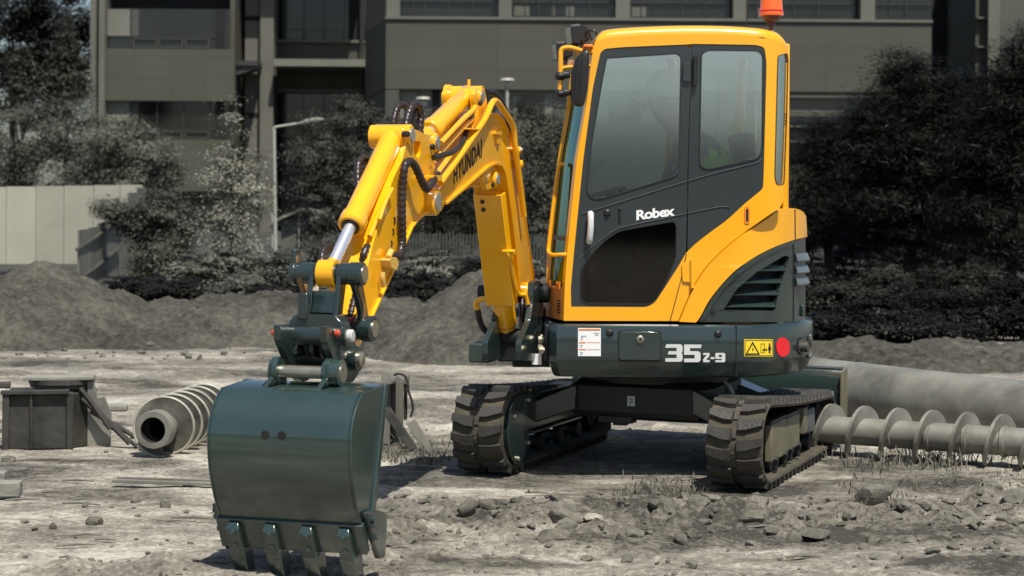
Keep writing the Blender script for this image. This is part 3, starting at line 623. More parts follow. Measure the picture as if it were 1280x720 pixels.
NOSE = fstrip('nose_panel', mat('nose_paint', (.62, .25, .06), .5), .047, .925, ZB, zw0, .0, .05, EXC, 14, 3, bevel=.004)
for k in range(3):
    for j in range(5): fstrip('vent_slot', INK, .06+.022*k, .074+.022*k, ZB+.035+.016*j, ZB+.044+.016*j, -.002, .002, NOSE, 1, 1)
for v in (.08, .12, .30): fstrip('nose_tab', ORG, v, v+.02, zw0-.01, zw0+.03, -.006, .004, NOSE, 1, 1)
# grab rail
b = MB(); b.tube(catmull([FR(.22, 1.72, -.0), FR(.22, 1.70, -.03), FR(.21, 1.5, -.04), FR(.20, 1.28, -.045), FR(.17, 1.235, -.05), FR(.08, 1.222, -.05), FR(.03, 1.225, -.02), FR(.02, 1.225, .01)], 6), .0115, 10); b.build('grab_rail', YEL, CABF)
# ---- mirror and its bracket
def CQ(px, py, off): return cab(px, py)-hL*off       # off metres in from the near side
b = MB(); b.tube(catmull([CQ(743, 64, .02), CQ(735, 65.5, .02), CQ(715, 59.5, .02), CQ(705, 59.8, .02), CQ(701.5, 64, .02), CQ(701, 75, .02), CQ(700.8, 95, .02), CQ(699.5, 122, .02)], 5), .0135, 10)
b.tube([CQ(701, 88, .02), CQ(705, 84.5, .02), CQ(714, 83.5, .02), CQ(739, 82, .02)], .011, 8); MIR = b.build('mirror_bracket', YEL, EXC)
mo = smoothpoly([(727, 64), (732, 62), (735.5, 64), (736, 80), (734, 110), (730.5, 129), (726, 133), (718, 132), (713.5, 126), (713, 115), (714, 92), (719, 74)], 3)
mo.append((727, 64)) if False else None
b = MB(); b.rings([[CQ(724+(x-724)*k, 97+(y-97)*k, o_) for x, y in mo] for k, o_ in ((.80, -.05), (.93, -.045), (1, -.03), (1, .01), (.97, .015))], True, True, True); b.build('mirror_housing', BLK, MIR, 40)
for (x0, y0, x1, y1) in ((722, 72, 718, 128), (727.5, 68, 724, 129)):
    b = MB(); b.tube([CQ(x0, y0, -.047), CQ((x0+x1)/2-.5, (y0+y1)/2, -.054), CQ(x1, y1, -.045)], .006, 8); b.build('mirror_rib', BLK, MIR)
for y in (95, 117):
    b = MB(); b.lathe(CQ(700.5, y-5, .02), CQ(700.2, y+5, .02), [(0, .018), (.3, .03), (.7, .03), (1, .018)], 12); b.cyl(CQ(699, y, .0), CQ(707, y-1, .0), .014); b.lathe(CQ(706, y-1, -.005), CQ(712, y-2, -.01), [(0, .022), (1, .018)], 12); b.build('mirror_clamp', BLK, MIR)
# ---- work lights
def worklight(cx, cy, s, off):
    q = CQ(cx, cy, off); fw = (hF*1+hL*.25+Vector((0, 0, -.12))).normalized(); up = Vector((0, 0, 1)); sd = fw.cross(up).normalized(); up = sd.cross(fw)
    rr = lambda f, w, h: [q+fw*f+sd*w*a+up*h*c for a, c in ((-1, -.8), (-.8, -1), (.8, -1), (1, -.8), (1, .8), (.8, 1), (-.8, 1), (-1, .8))]
    b = MB(); b.rings([rr(.055*s, .052*s, .055*s), rr(.045*s, .055*s, .058*s), rr(.0, .055*s, .058*s), rr(-.05*s, .035*s, .035*s), rr(-.06*s, .02*s, .02*s)], True, True, True)
    L = b.build('work_light', BLK, EXC, 25)
    b = MB(); b.rings([rr(.0565*s, .046*s, .048*s), rr(.052*s, .046*s, .048*s)], True, True, True); b.build('lens', mat('lamp_glass', (.16, .17, .17), .1, coat=.5), L)
    b = MB(); b.obox(q-fw*.03-up*.085*s, (sd, fw, up), (.03, .022, .022)); b.build('light_foot', PERF, L, bevel=.003)
    b = MB(); b.tube([q-up*.03-sd*.06*s, q-up*.075*s-sd*.045*s, q-up*.075*s+sd*.045*s, q-up*.03+sd*.06*s], .006, 6); b.build('light_yoke', BLK, L)
    return L
worklight(711.5, 52.5, .92, .62); L2 = worklight(725.5, 40, 1.0, .18)
b = MB(); b.tube(catmull([CQ(731, 41, .15), CQ(739, 36, .13), CQ(745, 36, .12), CQ(749, 43, .12)], 5), .006, 6); b.tube([CQ(738, 37, .13), CQ(742, 48, .13)], .006, 6); b.build('light_cable', BLK, L2)
b = MB(); b.obox(CQ(735, 58, .3), (hF, hL, (0, 0, 1)), (.025, .34, .008)); b.build('light_bar', ORG, EXC, bevel=.004)
# ---- beacon and aerial
q = CQ(968.5, 38, .12); up = Vector((0, 0, 1)); k = .0043
b = MB(); b.lathe(q, q+up*.09, [(0, .012), (.35, .012), (.4, .026), (.6, .02), (.75, .045), (1, .05)], 20); BEA = b.build('beacon', mat('brown_base', (.10, .04, .03), .4), EXC)
b = MB(); b.lathe(q+up*.09, q+up*.215, [(0, .066), (.12, .068), (.2, .064), (.8, .058), (.95, .05), (1, .02)], 28); b.build('beacon_lens', LENS, BEA)
b = MB(); b.lathe(q+up*.115, q+up*.120, [(0, .0675), (1, .0675)], 28); b.build('lens_ring', RED, BEA)
b = MB(); b.cyl(q-up*.03, q+up*.01, .017); b.build('beacon_stem', SILV, BEA)
b = MB(); b.tube([CQ(943, 37, .3), CQ(945, 5, .3), CQ(946, -30, .3)], .0035, 6); b.build('aerial', BLK, EXC)
# ---- seat and controls inside
b = MB(); b.obox(H3(-.22, .30, 1.22), (hF, hL, (0, 0, 1)), (.24, .22, .07)); SEAT = b.build('seat', mat('seat_cloth', (.025, .028, .03), .9), EXC, bevel=.03, seg=3)
b = MB(); b.obox(H3(-.50, .30, 1.58), (hF*.2+Vector((0, 0, 1)), hL, hF), (.33, .21, .05)); b.build('backrest', MATS['seat_cloth'], SEAT, bevel=.03, seg=3)
b = MB(); b.obox(H3(-.25, .30, 1.03), (hF, hL, (0, 0, 1)), (.2, .2, .12)); b.build('seat_base', ROPS, SEAT, bevel=.01)
for s in (.06, .54):
    b = MB(); b.obox(H3(.08, s, 1.35), (hF, hL, (0, 0, 1)), (.2, .045, .05)); b.build('armrest', ROPS, SEAT, bevel=.015)
    b = MB(); b.tube([H3(.22, s, 1.38), H3(.25, s, 1.52)], .014, 8); b.lathe(H3(.25, s, 1.50), H3(.255, s, 1.60), [(0, .018), (.5, .026), (1, .016)], 10); b.build('joystick', BLK, SEAT)
b = MB()
for s in (.25, .36): b.tube([H3(.42, s, .9), H3(.46, s, 1.45)], .012, 8)
b.build('travel_levers', BLK, EXC)
# ================================================================== undercarriage
UO = Vector((0.848, 10.95, 0)); UA = R(21)
ut = Vector((math.sin(UA), math.cos(UA), 0)); uq = Vector((math.cos(UA), -math.sin(UA), 0)); UZ = Vector((0, 0, 1))
def U(q, t, z): return UO+uq*q+ut*t+UZ*z
RUBD = mat('dusty_rubber', (.078, .066, .041), .9, var=.3, vscale=9, bump=.3, bscale=60, col2=(.040, .034, .023))
TR, TRR, TL = .247, .195, .79                            # end radius of the belt (outer), half distance between wheel centres
def belt_path(n=14):
    """closed side outline (t, z) with outward normal, anticlockwise from the bottom front"""
    pts = []
    N = 24
    for k in range(N): s = k/N; pts.append((-TL+2*TL*s, .03, 0, -1))
    for k in range(n+1): a = -math.pi/2+math.pi*k/n; pts.append((TL+(TRR-.03)*math.cos(a), TRR+(TRR-.03)*math.sin(a), math.cos(a), math.sin(a)))
    for k in range(1, N): s = k/N; pts.append((TL-2*TL*s, 2*(TRR+(TR-TRR)*s)-.03-.012*math.sin(math.pi*s), 0, 1))
    for k in range(n+1): a = math.pi/2+math.pi*k/n; pts.append((-TL+(TR-.03)*math.cos(a), TR+(TR-.03)*math.sin(a), math.cos(a), math.sin(a)))
    return pts
BP = belt_path()
arcl = [0]
for i in range(len(BP)): a, b_ = BP[i], BP[(i+1) % len(BP)]; arcl.append(arcl[-1]+math.hypot(b_[0]-a[0], b_[1]-a[1]))
def belt_at(s):
    s %= arcl[-1]; i = int(np.searchsorted(arcl, s, 'right'))-1; i = min(i, len(BP)-1)
    f = (s-arcl[i])/(arcl[i+1]-arcl[i]); a, b_ = BP[i], BP[(i+1) % len(BP)]
    v = [a[k]*(1-f)+b_[k]*f for k in range(4)]; l = math.hypot(v[2], v[3]); return v[0], v[1], v[2]/l, v[3]/l
def track(qc, side):
    T = MB(); hw = .15
    def pt(s, bq, h): t, z, nt, nz = belt_at(s); return U(qc+bq, t+nt*h, z+nz*h)
    prof = [(-hw, -.012), (-hw+.006, .0), (-.03, .004), (.03, .004), (hw-.006, .0), (hw, -.012), (hw-.004, -.026), (-hw+.004, -.026)]
    n = len(BP); rs = [[U(qc+bq, BP[i][0]+BP[i][2]*h, BP[i][1]+BP[i][3]*h) for bq, h in prof] for i in range(n)]; rs.append(rs[0])
    T.rings(rs, True)
    nf0 = len(T.f)
    NL = 44; pitch = arcl[-1]/NL; LH = .027
    for k in range(NL):
        for sd in (-1, 1):
            s0 = (k+(.5 if sd > 0 else 0))*pitch
            # outline (along, across): block by the middle, wing slanting to the edge
            for base in ([(-.034, .014), (.034, .014), (.032, .060), (-.032, .060)], [(-.032, .060), (.032, .060), (.000, .148), (-.044, .148)]):
                lo = [pt(s0+a, sd*c, -.004) for a, c in base]; hi = [pt(s0+a*.78+(-.004), sd*(c if c not in (.014, .148) else (c+.005 if c == .014 else c-.004)), LH) for a, c in base]
                T.rings([lo, hi], True, True, True)
        # middle bars with guide holes between
        lo = [pt(k*pitch+a, c, -.004) for a, c in ((-.018, -.014), (.018, -.014), (.018, .014), (-.018, .014))]
        hi = [pt(k*pitch+a, c, .012) for a, c in ((-.012, -.012), (.012, -.012), (.012, .012), (-.012, .012))]
        T.rings([lo, hi], True, True, True)
        lo = [pt(k*pitch+a, c, -.024) for a, c in ((-.02, -.05), (.02, -.05), (.02, -.015), (-.02, -.015))]
        hi = [pt(k*pitch+a*.6, c, -.06) for a, c in ((-.02, -.045), (.02, -.045), (.02, -.02), (-.02, -.02))]
        T.rings([lo, hi], True, True, True)
    TK = T.build('rubber_track', RUBD, EXC, 30); TK.data.materials.append(RUB)
    for p in TK.data.polygons: p.material_index = 1 if p.index >= nf0 else 0
    # wheels
    for t0, nm, rr in ((-TL, 'idler_wheel', TR), (TL, 'sprocket', TRR)):
        k_ = (rr-.065)/.18; b = MB(); b.lathe(U(qc-.07, t0, rr), U(qc+.07, t0, rr), [(0, .10*k_), (.0, .165*k_), (.15, .175*k_), (.5, .18*k_), (.85, .175*k_), (1, .165*k_), (1, .10*k_), (.9, .06)], 30); b.build(nm, DARK, TK)
    for k in range(4):
        b = MB(); t0 = -.5+k*.33; b.lathe(U(qc-.08, t0, .105), U(qc+.08, t0, .105), [(0, .05), (.25, .055), (.3, .035), (.7, .035), (.75, .055), (1, .05)], 16); b.build('roller', DARK, TK)
    o = 1 if side > 0 else -1
    b = MB(); b.obox(U(qc, -.02, .24), (uq, ut, UZ), (.055, .62, .075)); b.build('track_frame', DARK, TK, bevel=.01)
    if side > 0:                                # outer cover plates seen from the camera
        for (t0, t1, z0, z1) in ((-.60, -.24, .12, .32), (-.225, .10, .13, .315)):
            b = MB(); b.obox(U(qc+.085, (t0+t1)/2, (z0+z1)/2), (uq, ut, UZ), (.02, (t1-t0)/2, (z1-z0)/2)); pl = b.build('cover_plate', BEIGE, TK, bevel=.006)
            b = MB(); b.obox(U(qc+.075, (t0+t1)/2, z1+.012), (uq, ut, UZ), (.03, (t1-t0)/2, .01)); b.build('plate_top', DARK, pl, bevel=.003)
            for tt in (t0+.07, t1-.06):
                b = MB(); b.cyl(U(qc+.10, tt, z0+.005), U(qc+.125, tt, z0+.005), .02, n=6); b.cyl(U(qc+.11, tt, z0-.005), U(qc+.11, tt, z0-.055), .012, n=8); b.build('bolt', DARK, pl)
        b = MB(); b.obox(U(qc+.07, .20, .26), (uq, ut, UZ), (.05, .045, .075)); b.build('motor_guard', BEIGE, TK, bevel=.008)
        b = MB(); b.obox(U(qc+.07, .36, .245), (uq, ut, UZ), (.05, .09, .07)); b.build('motor_cover', mat('grey_motor', (.09, .10, .10), .5), TK, bevel=.01)
        b = MB(); b.lathe(U(qc-.158, -TL+.09, .25), U(qc-.185, -TL+.09, .25), [(0, .165), (.8, .165), (1, .15)], 28); b.build('inner_guard', mat('guard_paint', (.12, .16, .17), .45), TK)
    else:
        # idler guard and beam facing the camera
        pro = [(-TL+.16*math.cos(a), .25+.19*math.sin(a)) for a in np.linspace(math.pi*.5, math.pi*1.42, 14)]+[(-TL+.03, .05), (-TL+.17, .13), (-TL+.17, .44)]
        b = MB(); b.prism([U(qc+.115, t, z) for t, z in pro], [U(qc+.165, t, z) for t, z in pro]); gd = b.build('idler_guard', TEAL, TK, bevel=.006)
        for t, z in ((-TL-.02, .09), (-TL+.14, .16), (-TL+.14, .40), (-TL-.08, .33)):
            b = MB(); b.lathe(U(qc+.165, t, z), U(qc+.18, t, z), [(0, .014), (.7, .014), (1, .01)], 10); b.build('guard_bolt', STEEL, gd)
        b = MB(); b.obox(U(qc+.11, -TL+.17+.42, .315), (uq, ut, UZ), (.05, .42, .10)); bm_ = b.build('side_beam', TEAL, TK, bevel=.006)
        b = MB(); b.obox(U(qc+.115, -TL+.17+.42, .215), (uq, ut, UZ), (.075, .42, .008)); b.obox(U(qc+.115, -TL+.17+.42, .42), (uq, ut, UZ), (.07, .42, .006)); b.build('beam_flange', TEAL, bm_, bevel=.003)
        b = MB(); b.obox(U(qc+.09, -TL+.10, .44), (uq, ut, UZ), (.05, .08, .012)); b.build('guard_lip', TEAL, gd, bevel=.003)
    return TK
track(.72, 1); track(-.72, -1)
# centre frame
b = MB()
loop = lambda z, k: [U(q*k, t*k, z) for q, t in ((-.38, -.42), (.38, -.42), (.42, -.3), (.42, .35), (.3, .45), (-.3, .45), (-.42, .35), (-.42, -.3))]
b.rings([loop(.30, .95), loop(.33, 1), loop(.47, 1), loop(.50, .9)], True, True, True); CF = b.build('centre_frame', DARK, EXC, 30)
b = MB(); b.lathe(U(0, 0, .49), U(0, 0, .57), [(0, .42), (.5, .42), (.55, .46), (1, .46)], 40); b.build('slewing_ring', DARK, CF)
for sq in (-1, 1):
    for tt in (-.33, .36):
        b = MB(); A = [U(sq*.34, tt+d, z) for d, z in ((-.12, .34), (.12, .34), (.12, .48), (-.12, .48))]; B_ = [U(sq*.66, tt*1.35+d, z) for d, z in ((-.09, .22), (.09, .22), (.09, .34), (-.09, .34))]
        b.rings([A, B_], True, True, True); b.build('frame_leg', TEAL, CF, 30, bevel=.008)
q = U(-.02, -.423, .395); b = MB(); b.obox(q, (uq, ut, UZ), (.022, .004, .028)); pl = b.build('maker_plate', mat('plate_grey', (.55, .56, .53), .5), CF)
for dx, dz, wx, wz in ((-.004, .012, .012, .002), (.006, .004, .002, .009), (0, -.006, .010, .002), (-.006, -.014, .002, .007)):
    b = MB(); b.obox(q+uq*dx+UZ*dz-ut*.0045, (uq, ut, UZ), (wx, .001, wz)); b.build('plate_mark', INK, pl)
b = MB(); b.obox(U(-.12, -.36, .285), (uq, ut, UZ), (.10, .05, .02)); b.obox(U(-.1, -.36, .262), (uq, ut, UZ), (.04, .03, .012)); b.build('grease_fitting', DARK, CF, bevel=.004)
# dozer blade at the far end
b = MB(); pr = [(1.12, .10), (1.13, .105), (1.10, .2), (1.085, .30), (1.10, .42), (1.13, .475), (1.17, .475), (1.19, .46), (1.15, .40), (1.125, .30), (1.14, .2), (1.17, .10)]
b.prism([U(-.87, t, z) for t, z in pr], [U(.87, t, z) for t, z in pr]); BL = b.build('dozer_blade', TEAL, EXC, 30, bevel=.004)
for s in (-1, 1):
    e = [(1.04, .12), (1.20, .09), (1.215, .47), (1.19, .49), (1.06, .47)]
    b = MB(); b.prism([U(s*.87, t, z) for t, z in e], [U(s*.885, t, z) for t, z in e]); b.build('blade_end', BEIGE if s > 0 else TEAL, BL, bevel=.003)
    b = MB(); A = [U(s*.30, .35, z) for z in (.26, .34)]; B_ = [U(s*.30, 1.1, z) for z in (.20, .30)]
    b.rings([[A[0]-uq*.04, A[0]+uq*.04, A[1]+uq*.04, A[1]-uq*.04], [B_[0]-uq*.04, B_[0]+uq*.04, B_[1]+uq*.04, B_[1]-uq*.04]], True, True, True); b.build('blade_arm', TEAL, BL, bevel=.008)
b = MB(); b.obox(U(0, 1.20, .475), (uq, ut, UZ), (.87, .03, .012)); b.build('blade_top', TEAL, BL, bevel=.004)
b = MB(); b.cyl(U(0, .38, .48), U(0, .85, .40), .05); b.cyl(U(0, .85, .40), U(0, 1.1, .36), .028); b.build('blade_cylinder', TEAL, BL)
b = MB(); b.tube(catmull([U(.30, -.02, .54), U(.42, .0, .47), U(.45, .05, .40)], 4), .012); b.build('drain_hose', SILV, CF)
# ================================================================== boom, arm, bucket (one upright working plane)
BO = Vector((0.09, 10.8, 0)); BA = R(16)
bu = Vector((-math.sin(BA), -math.cos(BA), 0)); bw = Vector((math.cos(BA), -math.sin(BA), 0))
def B3(r, z, w=0): return BO+bu*r+bw*w+UZ*z
def bp(px, py, w=0):
    a, c = ray(px, py); o = BO+bw*w; r = (a*o.y-o.x)/(bu.x-a*bu.y); return r, HC+c*(o.y+r*bu.y)
def BP3(px, py, w=0, at=None):                # pixel seen at lateral offset w (moved across to 'at')
    r, z = bp(px, py, w); return B3(r, z, w if at is None else at)
def slab(name, m, poly, w, w0, w1, par, bevel=.004, smooth=30, holes=()):
    b = MB(); panel(b, poly, list(holes), lambda x, y, d: BP3(x, y, w, d), w1, w0); return b.build(name, m, par, smooth, bevel)
def boss(name, m, px, py, w, w0, w1, r, par, r1=None, bevel=0):
    a, z = bp(px, py, w); b = MB(); L = w1-w0
    b.lathe(B3(a, z, w0), B3(a, z, w1), [(0, r-.006), (min(.2, .006/L), r), (1-min(.2, .006/L), r), (1, r-.006)], 26); return b.build(name, m, par)
def pin(px, py, w, w1, r, par, m=None, L=.006):
    a, z = bp(px, py, w); b = MB(); b.cyl(B3(a, z, w1-.02), B3(a, z, w1+L), r, n=22); return b.build('pin_end', m or STEEL, par)
HW = .085
top_e = smoothpoly([(547, 238), (552, 234), (575, 202), (592, 172), (603, 153)], 3)
out_e = smoothpoly([(603, 153), (611, 144), (620, 142.5), (629, 151), (638, 172), (645, 205), (651, 240), (657, 280), (663, 322), (668, 352)], 4)
in_e = [(666, 367), (648, 367), (645, 330), (640, 290), (635, 250), (631, 225)]+smoothpoly([(629, 216), (625, 207), (618, 204.5), (609, 209), (600, 216.5)], 3)+[(575, 238.5), (557, 254.5), (551, 264), (544, 264), (541, 250)]
BOOM = slab('boom', YELA, top_e+out_e[1:]+in_e, HW, -HW, HW, EXC, .006)
# lower flange and inner flange (plate edges that stand proud)
def strip(name, m, pts, w, w0, w1, t, par, bevel=.003):
    """a plate that follows a line of the working plane, t thick"""
    q = [bp(x, y, w) for x, y in pts]; A = []; 
    rs = []
    for i, (r, z) in enumerate(q):
        a = Vector(q[max(i-1, 0)]); c = Vector(q[min(i+1, len(q)-1)]); d = (c-a).normalized(); n = Vector((-d.y, d.x))*t/2
        rs.append([B3(r+n.x, z+n.y, w0), B3(r+n.x, z+n.y, w1), B3(r-n.x, z-n.y, w1), B3(r-n.x, z-n.y, w0)])
    b = MB(); b.rings(rs, True, True, True); return b.build(name, m, par, 40, bevel)
strip('lower_flange', YELA, [(556, 254), (575, 238), (600, 216), (609, 208.5), (618, 204), (625, 206.5), (629.5, 216), (632, 228), (640, 285), (646, 340), (648, 366)], HW, -HW-.012, HW+.014, .016, BOOM)
strip('back_flange', YELA, [(603, 153), (611, 144), (620, 142.5), (629, 151), (638, 172), (645, 205), (651, 240), (657, 280), (663, 322), (667, 350)], HW, -HW-.008, HW+.008, .012, BOOM)
boss('foot_boss', YELA, 660, 366, HW, -.12, .12, .060, BOOM)
boss('tip_boss', YELA, 547, 252, .115, -.115, .115, .066, BOOM); pin(547, 252, .115, .115, .042, BOOM, GREYPIN)
boss('cylinder_boss', YELA, 603, 121, .10, -.10, .10, .045, BOOM); pin(603, 121, .10, .10, .030, BOOM, GREYPIN)
for s in (-1, 1):                              # ears carrying the big cylinder
    slab('boom_ear', YELA, smoothpoly([(592, 166), (597, 140), (596, 118), (601, 110), (608, 113), (611, 125), (613, 142)], 4), .10, s*.075-.014, s*.075+.014, BOOM)
boss('ear_bolt', BLK, 603.5, 129, .112, .09, .108, .013, BOOM)
q_ = bp(584, 112, 0)
# cylinder mount for the lower cylinder
for s in (-1, 1): slab('cylinder_lug', YELA, [(606, 222), (612, 210), (622, 208), (627, 218), (624, 232), (612, 238)], HW, s*.06-.012, s*.06+.012, BOOM)
boss('lug_boss', YELA, 621, 224, .09, -.095, .095, .040, BOOM); pin(621, 224, .09, .095, .027, BOOM, GREYPIN); boss('lug_bolt', BLK, 616.5, 231, .10, .09, .104, .014, BOOM)
# lettering on the boom
tp, tf = text_polys('HYUNDAI', .028, .0, 1.12)
b = MB(); b.add([BP3(567.5+35*x, 231.5-35.5*x-(23.5-.5*x)*y, HW+.002) for x, y in tp], tf); b.build('boom_lettering', INK, BOOM, 0)
slab('stop_block', YELA, fillet(rect(616, 164, 623.5, 168.5), 1), HW, HW-.002, HW+.018, BOOM); slab('stop_bar', YELA, fillet(rect(619.5, 168, 622.5, 180), 1), HW, HW-.002, HW+.012, BOOM)
# steel pipes along the boom
def bpipe(name, m, pts, w, r, par, n=6, rib=0, seg=10):
    P_ = [BP3(p[0], p[1], p[2] if len(p) > 2 else w) for p in pts]; b = MB(); b.tube(catmull(P_, n), r, seg, rib); return b.build(name, m, par, 50)
b = MB(); b.tube(resample(catmull([BP3(550, 229, .115)]+[BP3(x, y, .115) for x, y in ((562, 213), (578, 190), (594, 167), (606, 149))]+[BP3(614, 131, .115), BP3(618, 126, .115), BP3(623, 129, .115), BP3(632, 142, .115), BP3(639.5, 153, .115), BP3(642, 163, .115), BP3(644, 185, .115), BP3(647.5, 210, .115), BP3(652, 245, .115), BP3(655, 270, .115)], 6), .03), .0165, 10); b.build('side_pipe', YELA, BOOM)
for x, y in ((643.5, 188), (646, 205)): boss('pipe_clamp', YELA, x, y, .10, .08, .135, .022, BOOM)
boss('clamp_bolt', SILV, 646.5, 187, .115, .11, .145, .010, BOOM)
bpipe('upper_pipe', YELA, [(551, 179), (562, 167), (578, 150), (590, 139), (594, 134)], .095, .014, BOOM)
bpipe('lower_pipe', YELA, [(546, 196), (560, 181), (580, 159), (592, 147)], .085, .012, BOOM)
bpipe('copper_pipe', mat('copper_paint', (.62, .27, .10), .4), [(543, 205), (556, 195), (570, 180), (583, 158)], .075, .010, BOOM)
slab('pipe_bracket', YELA, [(580, 160), (594, 161), (594, 163), (580, 162)], .10, .08, .13, BOOM, .002)
slab('valve_block', YELA, fillet(rect(541, 219, 553, 226), 1), .13, .09, .13, BOOM); boss('valve_cap', BLK, 548.5, 218.5, .12, .10, .125, .018, BOOM)
# ---- lower cylinder with its guard
q0, q1 = BP3(612, 236, 0), BP3(634.5, 424, 0)
r0, z0 = bp(612, 228, 0); r1, z1 = bp(634, 421, 0)
A, B_ = B3(r0, z0, 0), B3(r1, z1, 0); dv = (B_-A)
b = MB(); b.lathe(A+dv*.05, A+dv*.93, [(0, .045), (.0, .055), (.70, .055), (.71, .062), (.98, .062), (1, .05)], 24); BC = b.build('boom_cylinder', YELA, EXC)
b = MB(); b.cyl(A+dv*.93, B_+dv*.0, .030); b.build('cylinder_rod', CHROME, BC)
b = MB(); b.lathe(A+dv*.92, A+dv*1.0, [(0, .055), (.3, .052), (.35, .036), (1, .034)], 20); b.build('cylinder_foot', YELA, BC)
b = MB(); b.cyl(B_-bw*.05-dv*.0, B_+bw*.05, .042); b.build('rod_eye', YELA, BC)
b = MB(); fo = (dv.normalized().cross(bw)).normalized(); fo = fo if fo.y < 0 else -fo
gp = [A+dv*.05, A+dv*.76]; X = [(-.090, .02), (-.078, .068), (.078, .068), (.090, .02), (.080, .02), (.070, .058), (-.070, .058), (-.080, .02)]
b.rings([[g+bw*a+fo*c for a, c in X] for g in gp], True, True, True); GU = b.build('cylinder_guard', YELA, BC, 30, bevel=.003)
for k, a in ((.09, -.03), (.14, -.03)):
    b = MB(); p = A+dv*k+bw*a+fo*.066; b.lathe(p, p+fo*.010, [(0, .012), (.7, .012), (1, .008)], 10); b.build('guard_bolt', BLK, GU)
b = MB(); b.tube(catmull([A+dv*.40+bw*.06+fo*.06, A+dv*.42+bw*.085+fo*.075, A+dv*.5+bw*.09+fo*.06, A+dv*.68+bw*.10+fo*.04, A+dv*.72+bw*.13, A+dv*.78+bw*.14], 5), .011, 8); b.build('cylinder_pipe', YELA, BC)
b = MB(); b.obox(A+dv*.41+bw*.085+fo*.07, (bw, fo, dv), (.035, .012, .014)); b.build('pipe_clip', YELA, BC, bevel=.003)
b = MB(); b.tube(catmull([A+dv*.73-bw*.06+fo*.03, A+dv*.735-bw*.12+fo*.04, A+dv*.76-bw*.145+fo*.04, A+dv*.80-bw*.14+fo*.04], 5), .016, 8); b.build('hose_elbow', YELA, BC)
b = MB(); b.tube(catmull([A+dv*.80-bw*.14+fo*.04, A+dv*.88-bw*.13+fo*.05, A+dv*.94-bw*.10+fo*.05, A+dv*.98-bw*.05+fo*.0], 6), .017, 10); b.build('guard_hose', BLK, BC)
bpipe('boom_hose', BROWN, [(652, 366, .06), (653, 385, .08), (656, 405, .08), (660, 425, .05), (668, 432, .0)], .08, .016, BC, 8, .10)
# ---- big cylinder above the boom
A = BP3(586, 117.5, 0); B_ = BP3(534, 168, 0); dv = B_-A
b = MB(); b.lathe(A-dv*.0, A+dv*.95, [(0, .045), (.03, .053), (.90, .053), (.905, .059), (.985, .059), (1, .050)], 28); AC = b.build('arm_cylinder', YELA, EXC)
b = MB(); b.cyl(A-bw*.10, A+bw*.075, .042); b.build('cylinder_eye', YELA, AC)
b = MB(); b.cyl(A-bw*.125, A-bw*.095, .05); b.build('eye_flange', YELA, AC)
b = MB(); b.tube([A+UZ*.04, A+UZ*.075], .008, 8); b.build('grease_nipple', YELA, AC)
b = MB(); b.cyl(A+dv*.92, B_+dv*.22, .03); b.build('cylinder_rod', CHROME, AC); b = MB(); b.cyl(A+dv*1.02, B_+dv*.24, .045); b.build('rod_eye', YELA, AC)
# ---- arm
AW = .075
armp = [(508, 180), (507, 166), (512, 160), (520, 162), (532, 168), (545, 169), (552, 173), (553, 181), (548, 188), (545, 205), (541, 222), (543, 240), (541, 256), (533, 265), (522, 273), (514, 283), (503, 308), (489, 340), (477, 366), (466, 390), (456, 412), (449, 437), (441, 437), (437, 430), (440, 412), (446, 388), (455, 352), (462, 322), (471, 288), (481, 252), (492, 222), (503, 200)]
ARM = slab('arm', YELA, fillet(armp, 3, 2), AW, -AW, AW, EXC, .005, holes=[fillet([(518, 176), (526, 177), (526, 192), (523, 199), (517, 190)], 2)])
boss('cylinder_boss', YELA, 515, 169, .088, -.088, .088, .050, ARM); pin(515, 169, .088, .088, .032, ARM, GREYPIN); boss('boss_bolt', BLK, 511.5, 167.5, .094, .06, .096, .014, ARM)
boss('rod_boss', YELA, 547, 178, .088, -.088, .088, .045, ARM); pin(547, 178, .088, .088, .030, ARM, GREYPIN); boss('boss_bolt', BLK, 543.2, 183.5, .094, .06, .096, .014, ARM)
strip('rear_flange', YELA, [(540, 258), (531, 266), (522, 273), (514, 283), (503, 308), (489, 340), (477, 366), (466, 390), (456, 412)], AW, -AW-.012, AW+.012, .014, ARM)
# marks left on the arm plate
for cx_, cy_, s in ((493, 276, 1), (491.5, 290, .9), (489.5, 305, .9)):
    b = MB(); panel(b, [(cx_-1.6*s, cy_-5*s), (cx_+1.4*s, cy_-3.4*s), (cx_+.4*s, cy_-1*s), (cx_+1.2*s, cy_+1*s), (cx_-.8*s, cy_+5*s), (cx_-1.3*s, cy_+2*s), (cx_-.2*s, cy_-.6*s)], [], lambda x, y, d: BP3(x, y, AW, AW+d), .0025, .001); b.build('lifting_mark', INK, ARM, 0)
on_arm = lambda n, m, poly, w0, w1, bev=.003: slab(n, m, poly, AW, w0, w1, ARM, bev)
on_arm('valve_block', mat('valve_yellow', (.72, .45, .10), .4, coat=.3), fillet([(475, 324), (484, 321), (487, 329), (484, 338), (477, 334)], 2), AW, AW+.045)
bpipe('valve_fitting', MATS['valve_yellow'], [(478, 340, .1), (478, 348, .1), (479.5, 358, .1)], .1, .013, ARM)
bpipe('valve_fitting', MATS['valve_yellow'], [(485, 322, .1), (489, 314, .1)], .1, .014, ARM)
bpipe('arm_pipe', YELA, [(497, 206), (488, 232), (477, 258), (467, 283), (462, 296)], .06, .012, ARM)
bpipe('arm_pipe', YELA, [(490, 236, .09), (482, 252, .09), (474, 275, .09)], .09, .010, ARM)
